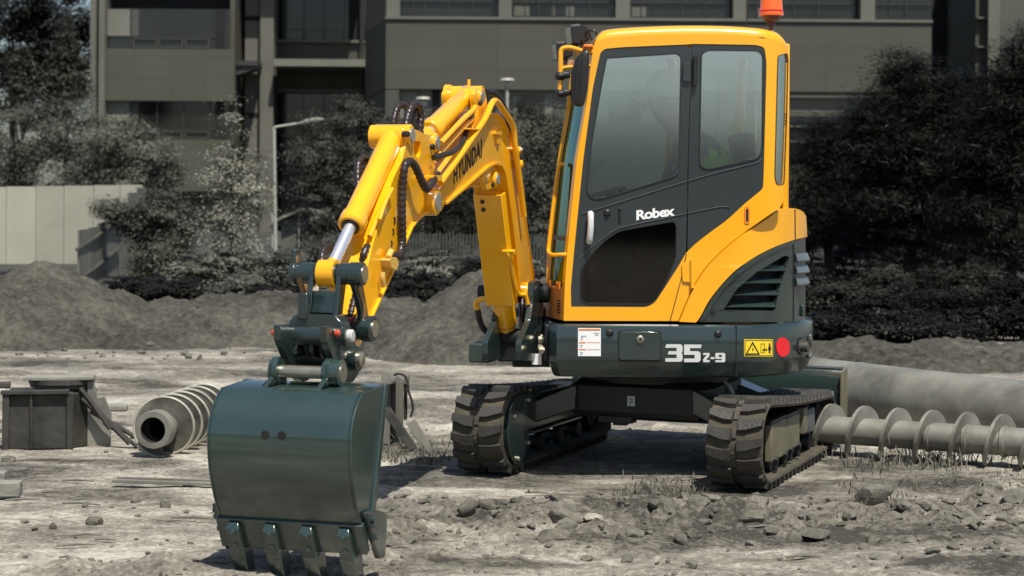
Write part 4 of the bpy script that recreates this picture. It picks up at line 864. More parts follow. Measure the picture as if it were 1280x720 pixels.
# ---- bucket cylinder, rod
A = BP3(491, 171, 0); E = BP3(410.5, 342, 0); dv = E-A
Bx = BP3(438, 284, 0); kb = (Bx-A).length/dv.length
b = MB(); b.lathe(A, A+dv*kb, [(0, .05), (.03, .052), (.90, .052), (.905, .060), (.985, .060), (1, .052)], 28); BCY = b.build('bucket_cylinder', YELA, EXC)
b = MB(); b.cyl(A-bw*.06, A+bw*.06, .055); b.build('cylinder_eye', YELA, BCY)
b = MB(); b.lathe(A+dv*kb, A+dv*(kb+.004), [(0, .042), (1, .034)], 24); b.build('rod_seal', BROWN, BCY)
b = MB(); b.cyl(A+dv*(kb-.02), E, .0255, n=26); b.build('cylinder_rod', CHROME, BCY)
b = MB(); b.cyl(E-bw*.037, E+bw*.037, .058, n=30); b.cyl(E-dv*.07, E, .03); b.build('rod_eye', YEL, BCY)
b = MB(); b.cyl(A-bw*.10, A-bw*.05, .055); b.build('eye_flange', YELA, BCY)
# ---- linkage: pin, H link, guide links
LK = EXC
eh, ez = bp(410.5, 342, 0)
b = MB(); b.lathe(E-bw*.145, E+bw*.16, [(0, .030), (.0, .044), (.3, .044), (.31, .038), (.36, .038), (.37, .043), (.62, .043), (.63, .036), (.66, .036), (.67, .046), (.80, .046), (.81, .05), (.98, .05), (1, .044)], 26); HP = b.build('linkage_pin', TEAL, LK)
b = MB(); b.cyl(E+bw*.15, E+bw*.164, .036); b.build('pin_end', STEEL, HP)
def plate2(name, m, pts, w0, w1, par, t=None, bevel=.004):
    b = MB(); b.prism([B3(r, z, w0) for r, z in pts], [B3(r, z, w1) for r, z in pts]); return b.build(name, m, par, 30, bevel)
fl = [bp(x, y, 0) for x, y in ((384, 322), (390, 318), (392, 330), (391, 360), (384, 362), (382, 340))]
b = MB(); b.lathe(E-bw*.16, E-bw*.135, [(0, .052), (1, .052)], 20); b.obox(E-bw*.147+UZ*.055, (bw, bu, UZ), (.012, .03, .045)); b.build('pin_flag', TEAL, HP, bevel=.005)
lr, lz = bp(402, 424, 0)
def bar2(name, m, a, c, wd, w0, w1, par, bow=(0, 0)):
    a, c = Vector(a), Vector(c); d = (c-a).normalized(); n = Vector((-d.y, d.x)); mid = (a+c)/2+Vector(bow)
    L = smoothpoly([tuple(a+n*wd), tuple(mid+n*wd*.75), tuple(c+n*wd)], 5); Rr = smoothpoly([tuple(c-n*wd), tuple(mid-n*wd*.75), tuple(a-n*wd)], 5)
    return plate2(name, m, L+Rr, w0, w1, par)
HLK = bar2('h_link', TEAL, (eh, ez), (lr, lz), .042, -.070, -.050, LK); bar2('link_plate', TEAL, (eh, ez), (lr, lz), .042, .050, .070, HLK)
d_ = (Vector((lr, lz))-Vector((eh, ez))); a_ = Vector((eh, ez))+d_*.28; c_ = Vector((eh, ez))+d_*.62
bar2('link_web', TEAL, a_, c_, .022, -.05, .05, HLK)
gr_, gz_ = bp(461, 411, .14)
BRN = mat('brown_link', (.30, .16, .045), .4, coat=.3)
for s in (-1, 1): bar2('guide_link', TEAL if s > 0 else BRN, (eh, ez), (gr_, gz_), .045, s*.115-.012, s*.115+.012, LK, (-.03, -.02))
slabg = bar2('guide_face', BRN, Vector((eh, ez))+(Vector((gr_, gz_))-Vector((eh, ez)))*.2, Vector((eh, ez))+(Vector((gr_, gz_))-Vector((eh, ez)))*.82, .020, .127, .131, HLK, (-.03, -.02))
b = MB(); b.lathe(B3(gr_, gz_, -.14), B3(gr_, gz_, .165), [(0, .048), (.83, .048), (.84, .056), (.98, .056), (1, .05)], 24); GP = b.build('guide_pin', TEAL, LK); b = MB(); b.cyl(B3(gr_, gz_, .16), B3(gr_, gz_, .17), .036); b.build('pin_end', STEEL, GP)
# ---- quick coupler
CO = slab('quick_coupler', TEAL, fillet([(408, 407), (428, 409.5), (438, 418), (447, 434), (452, 447), (449, 466), (441, 478), (433, 479), (424, 464), (416, 446), (409, 428)], 3), .105, .075, .105, EXC, .005)
slab('coupler_side', TEAL, fillet([(408, 407), (428, 409.5), (438, 418), (447, 434), (452, 447), (449, 466), (441, 478), (433, 479), (424, 464), (416, 446), (409, 428)], 3), .105, -.125, -.095, CO, .005)
# hooded front of the coupler: an arch across the width
rc, zc = bp(380, 405, .0); rf, zf = bp(380, 452, 0)
fr = max(rc, rf)
def FC(w, z, r): return B3(r, z, w)
arch = [(-.125, 0), (-.118, .135), (-.09, .165), (.09, .165), (.118, .135), (.115, -.02), (.072, -.02), (.066, .07), (.045, .098), (-.045, .098), (-.068, .07), (-.088, 0)]
zb = bp(380, 447, 0)[1]; rA = bp(402, 410, .0)[0]
b = MB(); b.prism([FC(w, zb+z, rA+.07) for w, z in arch], [FC(w, zb+z, rA-.02) for w, z in arch]); b.build('coupler_hood', TEAL, CO, 30, bevel=.006)
b = MB(); b.obox(B3(rA-.06, zb+.10, 0), (bw, bu, UZ), (.075, .035, .06)); b.build('coupler_core', DARK, CO)
b = MB(); b.obox(B3(rA+.055, zb+.20, -.055), (bw, bu, UZ), (.022, .022, .055)); b.build('coupler_lug', TEAL, CO, bevel=.006)
for w in (-.03, .035):
    b = MB(); b.lathe(B3(rA+.02, zb+.03, w-.02), B3(rA+.02, zb+.03, w+.02), [(0, .045), (.4, .05), (.45, .04), (.55, .04), (.6, .05), (1, .045)], 20); b.build('coupler_hook', DARK, CO)
for (x, y, r, L) in ((437, 420, .034, .045), (450.5, 449, .042, .035)):
    a, z = bp(x, y, .14); b = MB(); b.cyl(B3(a, z, -.14), B3(a, z, .135), r+.01); pn = b.build('coupler_pin', TEAL, CO); b = MB(); b.lathe(B3(a, z, .13), B3(a, z, .135+L*.5), [(0, r*.8), (.8, r*.8), (1, r*.6)], 20); b.build('pin_end', STEEL if r > .036 else mat('pale_cap', (.55, .54, .50), .5), pn)
OC = mat('orange_cap', (.50, .075, .02), .5)
for x, y, w in ((346.5, 416, -.13), (419.5, 416.5, .11)):
    a, z = bp(x, y, w); b = MB(); b.lathe(B3(a, z, w), B3(a, z, w+(.02 if w > 0 else -.025)), [(0, .015), (.6, .015), (1, .008)], 12); b.build('grease_cap', OC, CO)
# ---- bucket
BWD = .30
back = smoothpoly([(453, 491), (446.5, 505), (441.5, 522), (438.7, 540), (437.8, 556), (438.1, 575), (440, 600), (444.5, 630), (450, 655)], 4)
prof = [bp(x, y, BWD) for x, y in [(480, 480)]+back+[(452, 664), (457, 690)]]
cen = Vector(bp(462, 570, BWD))
def inset(prof, t):
    out = []
    for i, p in enumerate(prof):
        a = Vector(prof[max(i-1, 0)]); c = Vector(prof[min(i+1, len(prof)-1)]); d = (c-a).normalized(); n = Vector((-d.y, d.x)); p = Vector(p)
        if (p+n-cen).length > (p-n-cen).length: n = -n
        out.append(tuple(p+n*t))
    return out
inn = inset(prof, .014)
b = MB(); rs = []
for (r, z), (r2, z2) in zip(prof, inn): rs.append([B3(r, z, -BWD), B3(r, z, BWD), B3(r2, z2, BWD), B3(r2, z2, -BWD)])
b.rings(rs, True, True, True); BK = b.build('bucket', BKT, EXC, 40, bevel=.003)
sidep = [(480, 480)]+back+[(452, 664), (457, 690), (461, 662), (466, 619), (471.5, 568), (476.5, 514)]
for s in (-1, 1):
    pts = [bp(x, y, BWD) for x, y in sidep]; k_ = .004
    b = MB(); b.prism([B3(r, z, s*(BWD-.014)) for r, z in pts], [B3(r, z, s*(BWD+k_)) for r, z in pts]); b.build('bucket_side', BKT, BK, 40, bevel=.003)
    rp = [bp(x, y, BWD) for x, y in ((480, 480), (476.5, 514), (471.5, 568), (466, 619), (461, 662))]
    b = MB(); b.rings([[B3(r-.02, z, s*(BWD-.016)), B3(r+.02, z, s*(BWD-.016)), B3(r+.02, z, s*(BWD+.014)), B3(r-.02, z, s*(BWD+.014))] for r, z in rp], True, True, True); b.build('mouth_rim', BKT, BK, 40, bevel=.003)
# lip plate, weld line, drain holes
lp = [bp(x, y, BWD) for x, y in ((450, 656), (457, 692))]; dl = Vector((lp[1][0]-lp[0][0], lp[1][1]-lp[0][1])); nl = Vector((-dl.y, dl.x)).normalized(); nl = nl if nl.x > 0 else -nl
b = MB(); L0, L1 = Vector(lp[0])+nl*.010, Vector(lp[1])+nl*.010
b.prism([B3(p.x, p.y, -BWD-.012) for p in (L0, L1, L1-nl*.03, L0-nl*.03)], [B3(p.x, p.y, BWD+.012) for p in (L0, L1, L1-nl*.03, L0-nl*.03)]); b.build('cutting_edge', BKT, BK, 30, bevel=.004)
ci = bp(437.9, 548, BWD)
for wq in (-.055, .015):
    b = MB(); p = B3(ci[0]-.02, ci[1], wq); b.lathe(p, p+bu*.023, [(0, .0165), (1, .0165)], 20); hl = b.build('bucket_hole', mat('dark_hole', (.010, .007, .006), .8), BK)
for i, wq in enumerate((-.235, -.078, .078, .235)):
    T0 = Vector(lp[0])+dl*(.08)+nl*.012; T1 = Vector(lp[1])+nl*.006
    dn = (dl.normalized()*1.0+Vector((-.05, -.1))).normalized(); T2 = T1+dn*.14; T3 = T2+dn*.10; nn = nl
    sec = [(T0, .022, .006, 0), (T0+(T1-T0)*.15, .028, .030, 0), (T1, .029, .036, -.05), (T1+dn*.004, .033, .038, -.05), (T2, .027, .026, -.035), (T3, .020, .006, -.012)]
    rs = []
    for p, hw_, f, bk in sec:
        rs.append([B3(p.x+nn.x*bk, p.y+nn.y*bk, wq-hw_), B3(p.x+nn.x*f, p.y+nn.y*f, wq-hw_), B3(p.x+nn.x*f, p.y+nn.y*f, wq+hw_), B3(p.x+nn.x*bk, p.y+nn.y*bk, wq+hw_)])
    b = MB(); b.rings(rs, True, True, True); tt = b.build('tooth', BKT, BK, 30, bevel=.005)
    for k in (.25, .72):
        p = T0+(T1-T0)*k; f = .030+.006*k; b = MB(); q = B3(p.x+nn.x*f, p.y+nn.y*f, wq); n3 = bu*nn.x+UZ*nn.y; b.lathe(q-n3*.004, q+n3*.008, [(0, .015), (.6, .014), (1, .008)], 12); b.build('tooth_bolt', BKT, tt)
for s in (1, -1):
    pts = [bp(x, y, BWD+.02) for x, y in fillet([(456, 640), (468, 637), (477, 640), (480.5, 650), (478, 696), (471, 699), (463, 672)], 3)]
    b = MB(); b.prism([B3(r, z, s*(BWD+.012)) for r, z in pts], [B3(r, z, s*(BWD+.032)) for r, z in pts]); sc_ = b.build('side_cutter', BKT, BK, 30, bevel=.005)
    for x, y in ((463.5, 648), (464.5, 656), (468, 671)):
        r_, z_ = bp(x, y, BWD+.03); b = MB(); b.lathe(B3(r_, z_, s*(BWD+.03)), B3(r_, z_, s*(BWD+.047)), [(0, .013), (.7, .013), (1, .008)], 8); b.build('cutter_bolt', BKT, sc_)
# ears and pin on top of the bucket
er, ez2 = bp(382, 465, 0)
for s, wc in ((1, .105), (-1, -.125)):
    tp_ = Vector(bp(467, 486, BWD)); t0 = Vector(prof[0]); t1 = Vector(prof[1])
    ep = smoothpoly([(er+.05, ez2-.02), (er+.035, ez2+.045), (er-.01, ez2+.058), (er-.055, ez2+.03)], 4)+[(t0.x+.02, t0.y+.0), (t1.x-.02, t1.y+.01), (t1.x+.02, t1.y-.03)]
    b = MB(); b.prism([B3(r, z, wc-.012) for r, z in ep], [B3(r, z, wc+.012) for r, z in ep]); e_ = b.build('bucket_ear', BKT, BK, 30, bevel=.004)
    b = MB(); b.lathe(B3(er, ez2, wc-.02), B3(er, ez2, wc+(.055 if s > 0 else .02)), [(0, .05), (.3, .055), (.34, .048), (.4, .048), (.45, .055), (.97, .055), (1, .045)], 24); b.build('ear_boss', BKT, e_)
    if s > 0: b = MB(); b.cyl(B3(er, ez2, wc+.05), B3(er, ez2, wc+.06), .038); b.build('pin_end', STEEL, e_)
b = MB(); b.cyl(B3(er, ez2, -.125), B3(er, ez2, .105), .026, n=24); b.cyl(B3(er-.01, ez2-.065, -.11), B3(er-.01, ez2-.065, .09), .012); b.build('bucket_pin', STEEL, BK)
# ---- swing bracket at the front of the machine
SB = MB(); c0 = H3(.73, .10, 0)
SB.lathe(c0+UZ*.62, c0+UZ*.90, [(0, .10), (.15, .12), (.2, .08), (.8, .08), (.85, .12), (1, .10)], 26)
SB.obox(c0+UZ*.61-hF*.10, (hF, hL, UZ), (.22, .20, .035)); SB.obox(c0+UZ*.88-hF*.12, (hF, hL, UZ), (.20, .17, .03)); SWB = SB.build('swing_bracket', DARK, EXC, 30, bevel=.008)
for s in (-.25, 1):
    pts = [bp(x, y, .15) for x, y in fillet([(663, 352), (672, 350), (676, 362), (676, 395), (671, 425), (664, 450), (648, 452), (648, 428), (659, 402), (663, 378)], 4)]
    b = MB(); b.prism([B3(r, z, s*.15-.016) for r, z in pts], [B3(r, z, s*.15+.016) for r, z in pts]); b.build('bracket_cheek', TEAL, SWB, 30, bevel=.006)
b = MB(); fr_, fz_ = bp(660, 366, HW); b.lathe(B3(fr_, fz_, -.20), B3(fr_, fz_, .21), [(0, .04), (.86, .04), (.86, .055), (.97, .055), (1, .045)], 22); b.build('foot_pin', DARK, SWB)
b = MB(); rr_, zz_ = bp(634, 421, 0); b.lathe(B3(rr_, zz_, -.10), B3(rr_, zz_, .17), [(0, .05), (1, .05)], 20); b.obox(B3(rr_-.03, zz_-.05, .05), (bw, bu, UZ), (.10, .06, .085)); b.build('cylinder_seat', DARK, SWB, bevel=.01)
b = MB(); b.obox(P(604, 440, 10.42), (bw, bu, UZ), (.058, .09, .052)); b.build('bracket_box', mat('box_green', (.035, .05, .04), .5), SWB, bevel=.008)
b = MB(); b.lathe(P(611, 429, 10.40), P(611, 411, 10.40), [(0, .03), (.3, .03), (.35, .012), (1, .012)], 10); b.build('box_fitting', STEEL, SWB)
HD = mat('hose_black', (.02, .02, .02), .4)
for k, (w0, dz, dx) in enumerate(((.05, 0, .0), (.10, .02, .03), (.14, -.02, .06), (.17, .01, -.02))):
    a = B3(.05+dx, .86+dz, w0+.05); c = H3(.62, .25+.09*k, .74+.02*k); m_ = (a+c)/2+Vector((-.04, -.12-.03*k, -.10))
    b = MB(); b.tube(resample(catmull([a, m_, c], 10), .012), .014, 8, .08 if k % 2 else 0); b.build('bracket_hose', HD, SWB)
for k in range(5):
    p = H3(.665, .30+.09*k, .70+.05*(k % 2)); b = MB(); b.lathe(p, p+hF*.05, [(0, .016), (.5, .016), (.55, .024), (1, .020)], 6); b.build('hose_fitting', STEEL, SWB)
b = MB(); b.obox(H3(.672, .58, .74), (hL, hF, UZ), (.10, .012, .10)); b.build('front_plate', DARK, SKIRT, bevel=.006)
b = MB(); p = H3(.60, .66, .695); p = P(671, 449, 10.35); b.obox(p, (bw, bu, UZ), (.028, .004, .030)); b.build('bracket_label', WHITE, SWB)
# ---- guarded hoses on the arm
def hose(pts, r, par, rib=.075, n=10, m=BROWN, nm='hose', step=.0065):
    P_ = [BP3(*p) for p in pts]; b = MB(); b.tube(resample(catmull(P_, n), step), r, 12, rib); return b.build(nm, m, par, 60)
hose([(492, 166, -.05), (492, 150, -.05), (498, 133, -.05), (507, 133, -.05), (510, 146, -.05), (509, 165, -.04), (511, 185, -.03)], .016, ARM)
hose([(506, 167, .02), (509, 148, .02), (515, 133, .02), (522, 131, .02), (526, 142, .02), (525, 160, .02), (524, 185, .02)], .0185, ARM)
hose([(509, 168, .0), (513, 150, .0), (519, 138, .0), (525, 138, .01)], .0185, ARM)
hose([(500, 325, .09), (503, 305, .095), (502.5, 270, .10), (503, 235, .10), (506, 208, .11), (512, 202, .11), (519, 208, .12), (527, 226, .13), (533, 236, .13), (538, 230, .13), (542, 224, .12)], .0185, ARM)
hose([(487, 319, .09), (492, 319, .1), (498, 320, .1), (501, 312, .095), (503, 300, .095)], .0165, ARM)
hose([(448, 235, -.07), (447, 222, -.08), (448, 205, -.09), (454, 198, -.09), (460, 203, -.08), (462, 215, -.07)], .016, ARM)
hose([(453, 330, .04), (455, 317, .05), (460, 308, .05), (464.5, 310, .05), (465, 322, .05), (462, 336, .05), (452, 352, .05), (444, 372, .05), (437, 400, .05), (434, 412, .05)], .0165, ARM)
hose([(402, 329, -.06), (403, 317, -.07), (409, 309, -.07), (417, 311, -.07), (421, 318, -.06)], .014, ARM)
hose([(586, 147, .07), (583, 165, .09), (577, 180, .10), (566, 190, .11), (553, 194, .11), (542, 197, .10)], .014, BOOM, 0, m=HD)
hose([(610, 116, .05), (617, 116, .06), (626, 126, .08), (634, 148, .08), (640, 175, .08)], .017, BOOM, .08, m=HD)
hose([(590, 128, .03), (595, 135, .06), (590, 142, .08), (586, 150, .08)], .012, BOOM, 0, m=HD)
hose([(502, 200, .05), (492, 225, .05), (483, 245, .05), (471, 270, .05)], .012, ARM, 0, m=HD)
hose([(402, 365, -.03), (398, 385, -.03), (396, 410, -.02)], .011, ARM, .1)
on_arm('arm_mark', RED, fillet([(438, 398), (443, 394), (445, 404), (441, 409)], 1), AW, AW+.003, 0)
# ================================================================== buildings far behind
def fx(px, D): return (px-640)/FPX*D
def fz(py, D): return HC-(py-250)/FPX*D
def facade(name, col, tw, th, mort=.75, var=.08):
    col = (col[0], col[1], col[2]*.97); m = bpy.data.materials.new(name); m.use_nodes = True; nt = m.node_tree; N = nt.nodes; L = nt.links; b = N['Principled BSDF']; b.inputs['Roughness'].default_value = .75; b.inputs['Specular IOR Level'].default_value = .3
    g = N.new('ShaderNodeNewGeometry'); sp = N.new('ShaderNodeSeparateXYZ'); L.new(g.outputs['Position'], sp.inputs[0]); cb = N.new('ShaderNodeCombineXYZ')
    ad = N.new('ShaderNodeMath'); ad.operation = 'ADD'; L.new(sp.outputs[0], ad.inputs[0]); L.new(sp.outputs[1], ad.inputs[1]); L.new(ad.outputs[0], cb.inputs[0]); L.new(sp.outputs[2], cb.inputs[1])
    br = N.new('ShaderNodeTexBrick'); br.offset = 0; br.inputs['Scale'].default_value = 1; br.inputs['Brick Width'].default_value = tw; br.inputs['Row Height'].default_value = th; br.inputs['Mortar Size'].default_value = .018; br.inputs['Mortar Smooth'].default_value = .2
    br.inputs['Color1'].default_value = (*col, 1); br.inputs['Color2'].default_value = (*[c*(1-var) for c in col], 1); br.inputs['Mortar'].default_value = (*[c*mort for c in col], 1); L.new(cb.outputs[0], br.inputs['Vector'])
    nz = N.new('ShaderNodeTexNoise'); nz.inputs['Scale'].default_value = .35; nz.inputs['Detail'].default_value = 5; L.new(g.outputs['Position'], nz.inputs['Vector'])
    mr = N.new('ShaderNodeMapRange'); mr.inputs['To Min'].default_value = .8; mr.inputs['To Max'].default_value = 1.15; L.new(nz.outputs[0], mr.inputs['Value'])
    mx = N.new('ShaderNodeMix'); mx.data_type = 'RGBA'; mx.blend_type = 'MULTIPLY'; mx.inputs[0].default_value = 1; L.new(br.outputs['Color'], mx.inputs[6]); L.new(mr.outputs[0], mx.inputs[7]); L.new(mx.outputs[2], b.inputs['Base Color'])
    MATS[name] = m; return m
TILE_L = facade('left_cladding', (.080, .077, .060), 1.45, .92); TILE_R = facade('right_cladding', (.080, .077, .061), 2.1, .93)
LIGHTST = mat('pale_stone', (.13, .126, .10), .8, var=.08, vscale=.6); DKGL = mat('office_glass', (.022, .023, .020), .12, spec=.5, var=.3, vscale=.25)
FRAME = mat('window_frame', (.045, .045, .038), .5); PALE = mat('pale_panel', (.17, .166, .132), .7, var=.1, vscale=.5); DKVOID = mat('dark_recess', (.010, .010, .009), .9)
def fb(mb, px0, px1, py0, py1, D, back, fwd=0.0):    # facade box in front-view pixels at distance D
    return mb.box((fx(px0, D), D-fwd, fz(py1, D)), (fx(px1, D), D+back, fz(py0, D)))
def part(name, m, px0, px1, py0, py1, D, back, fwd, par, bevel=0):
    b = MB(); fb(b, px0, px1, py0, py1, D, back, fwd); return b.build(name, m, par, 0, bevel)
# ---- left office block
OB = thing('office_building', 'dark clad office block with wide window bands behind the trees at left', 'building', (fx(220, 78), 80, 0)); D = 78; GRD = 250+1.52*FPX/D
for y0, y1 in ((-95, -36), (-36+50, 14), (64, 129), (177, 242)):
    if y1-y0 > 5: part('wall_band', TILE_L, 131, 292, y0, y1, D, .5, 0, OB)
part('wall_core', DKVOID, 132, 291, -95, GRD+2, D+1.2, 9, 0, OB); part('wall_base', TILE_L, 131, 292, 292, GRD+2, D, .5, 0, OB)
part('side_wall', TILE_L, 286, 292, -95, GRD+2, D+.51, 5, 0, OB); part('corner_column', LIGHTST, 113, 120, -95, GRD+2, D, 6, .25, OB); part('corner_column', LIGHTST, 123.5, 130.9, -95, GRD+2, D, 6, .2, OB); part('wall_return', TILE_L, 120.05, 123.45, -95, GRD+2, D+.3, 5, 0, OB)
for y0, y1, tr in ((-36, 14, -10), (14, 64, 49), (129, 177, 165), (242, 292, 280)):
    if y0 == -36: continue
    w = part('window', DKGL, 131.2, 286, y0+.1, y1-.1, D+.28, .05, 0, OB)
    for x in (162.5, 196, 229, 261.5): part('mullion', FRAME, x-.5, x+.5, y0+.2, y1-.2, D+.28, 0, .07, w)
    part('transom', FRAME, 131.4, 270, tr-.4, tr+.4, D+.28, 0, .05, w)
    for x0, x1, m_ in ((166, 195, PALE), (198, 227, PALE), (231, 260, PALE)):
        b = MB(); 
        for q in ((x0, x1, tr+2.2, tr+2.8), (x0, x1, y1-2.2, y1-1.6), (x0, x0+.5, tr+2.81, y1-2.21), (x1-.5, x1, tr+2.81, y1-2.21)): fb(b, *q, D+.28, 0, .09)
        b.build('vent_frame', LIGHTST, w, 0)
    part('curtain', PALE, 133, 161, y0+1, tr-1, D+.28, 0, .012, w); part('curtain', mat('grey_blind', (.075, .073, .06), .8), 163.2, 172, y0+1, tr-1, D+.28, 0, .012, w); part('dark_opening', DKVOID, 268, 280, y0+1, y1-1, D+.28, 0, .02, w)
# recessed middle with column, beam and windows
M_ = 82
part('middle_wall', TILE_L, 303, 480, 52, 76, M_, .4, 0, OB); part('middle_wall', TILE_L, 341, 480, 86, 118, M_, .4, 0, OB); part('middle_wall', TILE_L, 292.5, 322, -95, GRD, M_-.6, .5, 0, OB)
part('sill', LIGHTST, 341, 455, 52, 55, M_, 0, .18, OB); part('sill', LIGHTST, 341, 455, 113.5, 117.5, M_, 0, .18, OB)
part('tall_column', LIGHTST, 324, 340.5, -95, GRD-2, 80, 1.5, 0, OB); part('column_side', LIGHTST, 305, 323.8, -95, GRD-2, 80.4, 1, 0, OB)
for y in (22, 143): part('column_slot', DKVOID, 305.2, 323.6, y, y+6, 80.4, 0, .02, OB)
part('cross_beam', PALE, 341, 478, 75.5, 84.5, 79.2, 2.7, 0, OB); part('balcony_slab', FRAME, 279, 321, 78, 84, 78.6, 1.6, 0, OB); b = MB(); D2 = 78.7; b.prism([Vector((fx(x, D2), D2, fz(y, D2))) for x, y in ((279, 84.2), (320, 84.2), (320, 88), (283, 100), (279, 98))], [Vector((fx(x, D2), D2+1.2, fz(y, D2))) for x, y in ((279, 84.2), (320, 84.2), (320, 88), (283, 100), (279, 98))]); b.build('slab_bracket', FRAME, OB, 0)
for y0, y1 in ((-40, 52), (118, 175), (176, 285)):
    w = part('window', DKGL, 341, 455, y0+.1, y1-.1, M_+.3, .05, 0, OB)
    for x in (353, 378.5, 404, 429): part('mullion', FRAME, x-.4, x+.4, y0+.2, y1-.2, M_+.3, 0, .06, w)
    if y0 < 0:
        for x in (366, 391, 416):
            b = MB()
            for q in ((x-11, x+11, 38.5, 39.2), (x-11, x+11, 51, 51.7), (x-11, x-10.4, 39.21, 50.99), (x+10.4, x+11, 39.21, 50.99)): fb(b, *q, M_+.3, 0, .09)
            b.build('vent_frame', LIGHTST, w, 0)
        part('dark_opening', DKVOID, 434, 449, -40, 51, M_+.3, 0, .02, w)
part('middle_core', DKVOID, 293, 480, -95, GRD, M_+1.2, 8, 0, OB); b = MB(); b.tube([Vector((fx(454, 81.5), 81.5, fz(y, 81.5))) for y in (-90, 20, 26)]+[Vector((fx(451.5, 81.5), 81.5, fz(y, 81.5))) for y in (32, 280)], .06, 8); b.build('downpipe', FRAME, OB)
part('roof', FRAME, 113, 455, -98, -95.1, 78.2, 12, 0, OB)
# ---- right office block
OR = thing('office_building', 'long low office block with a plain tiled band behind the excavator cab', 'building', (fx(820, 72), 74, 0)); D = 72; GR2 = 250+1.52*FPX/D
def slant(name, m, px0, D0, px1, D1, z0, z1, th, par):
    a, c = Vector((fx(px0, D0), D0, 0)), Vector((fx(px1, D1), D1, 0)); t = Vector((.0, th, 0)); b = MB()
    q = [a, c, c+t, a+t]; b.rings([[p+UZ*z0 for p in q], [p+UZ*z1 for p in q]], True, True, True); return b.build(name, m, par, 0)
part('tiled_band', TILE_R, 481, 1163, 25, 112, D, .5, 0, OR); slant('return_band', TILE_R, 455.5, 77.6, 480.9, 72.0, fz(112, D), fz(25, D), .5, OR)
part('band_coping', LIGHTST, 480, 1164, 21.5, 24.9, D, .6, .08, OR); slant('return_base', TILE_R, 455.5, 77.9, 480.9, 72.3, -.1, fz(112.2, D), .5, OR)
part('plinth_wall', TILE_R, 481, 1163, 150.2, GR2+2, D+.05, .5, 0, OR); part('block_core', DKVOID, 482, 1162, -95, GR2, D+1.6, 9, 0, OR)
w = part('window', DKGL, 481, 1163, -60, 21.4, D+.9, .05, 0, OR)
for x0, x1 in ((481.5, 498), (622, 638), (768, 786), (915, 931), (1074.5, 1092)): part('pillar', LIGHTST, x0, x1, -60, 21.4, D+.25, .6, 0, OR)
for x in (515, 530, 560, 590, 655, 672, 690, 710, 735, 800, 815, 850, 880, 945, 965, 990, 1020, 1110, 1130): part('mullion', FRAME, x-.5, x+.5, -60, 20, D+.9, 0, .08, w)
for x0, x1 in ((688, 692), (706, 716), (641, 660), (788, 806), (945, 955)): part('blind', mat('dim_panel', (.12, .118, .096), .8), x0, x1, 3, 20, D+.9, 0, .03, w)
part('transom', FRAME, 482, 1162, 2, 3.2, D+.9, 0, .1, w)
w = part('window', mat('dull_pane', (.10, .098, .08), .3), 498, 1163, 112.2, 150, D+.35, .05, 0, OR); part('pier', TILE_R, 481, 498, 112.1, 150.1, D+.02, .5, 0, OR)
for x0, x1, m_ in ((499, 521, PALE), (540, 549, DKVOID), (550, 566, PALE), (567, 580, DKVOID), (640, 645, PALE), (680, 690, PALE), (645, 679, DKGL), (592, 618, DKGL), (760, 800, DKGL), (850, 900, DKGL), (960, 982, DKGL)): part('pane', m_, x0, x1, 113, 149, D+.35, 0, .03, w)
for x in (522, 539, 566.5, 591, 619): part('mullion', FRAME, x-.4, x+.4, 112.4, 149.8, D+.35, 0, .06, w)
for y in (118, 136, 155, 174): part('ledge', LIGHTST, 984, 1163, y, y+1.6, D, 0, .35, OR)
part('roof', FRAME, 481, 1163, -64, -60.1, D+.2, 10, 0, OR)
# ---- dark gap and the pale-columned block at the right edge
OS = thing('office_building', 'pale columned building corner at the top right beside the dark gap', 'building', (fx(1250, 76), 78, 0)); D = 76
part('corner_column', LIGHTST, 1234, 1249, -95, 305, D, 1, 0, OS); part('wall', mat('grey_render', (.085, .083, .068), .8, var=.1, vscale=.5), 1249.2, 1345, -95, 305, D+.4, 6, 0, OS)
part('side_wall', TILE_L, 1218, 1233.8, -95, 305, D+.6, 5, 0, OS)
for y in (18, 54, 90): part('ledge', LIGHTST, 1218, 1233.5, y, y+2, D+.6, 0, .3, OS)
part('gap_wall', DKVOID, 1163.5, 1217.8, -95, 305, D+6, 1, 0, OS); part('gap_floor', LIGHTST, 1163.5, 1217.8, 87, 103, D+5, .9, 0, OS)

# ================================================================== hoarding, fences, lamps, shed
HPAN = mat('hoarding_sheet', (.40, .385, .30), .55, var=.05, vscale=1.2); HPAN2 = mat('hoarding_old_sheet', (.34, .325, .255), .6, var=.06, vscale=1.5); RAIL = mat('rusty_rail', (.07, .066, .052), .7)
SH = thing('site_hoarding', 'tall pale sheet hoarding along the left edge in front of the trees', 'hoarding', (fx(80, 40), 40, 0)); D = 40
xs = [-60, -22, 8, 45, 80, 117, 150, 178.5]
for i, (a, c) in enumerate(zip(xs, xs[1:])):
    tz = fz(238-.022*(a+c)/2, D); b = MB(); x0, x1 = fx(a, D), fx(c, D)-.006; n = 10
    g = [(x0, D), (x0+.02, D-.012), (x0+.05, D), (x1, D)]
    b.rings([[Vector((x, y+.0, z)) for x, y in g]+[Vector((x, y+.02, z)) for x, y in reversed(g)] for z in (-.05, tz)], True, True, True); b.build('sheet_panel', HPAN if i < 3 else HPAN2, SH, 0)
b = MB(); b.box((fx(-60, D), D+.05, 1.5), (fx(178, D), D+.11, 1.56)); b.box((fx(-60, D), D+.05, .4), (fx(178, D), D+.11, .46)); b.build('rear_rail', RAIL, SH, 0)
SF = thing('stepped_fence', 'short stepped run of weathered sheets with slanting rails at the end of the hoarding', 'fence', (fx(130, 33), 33, 0))
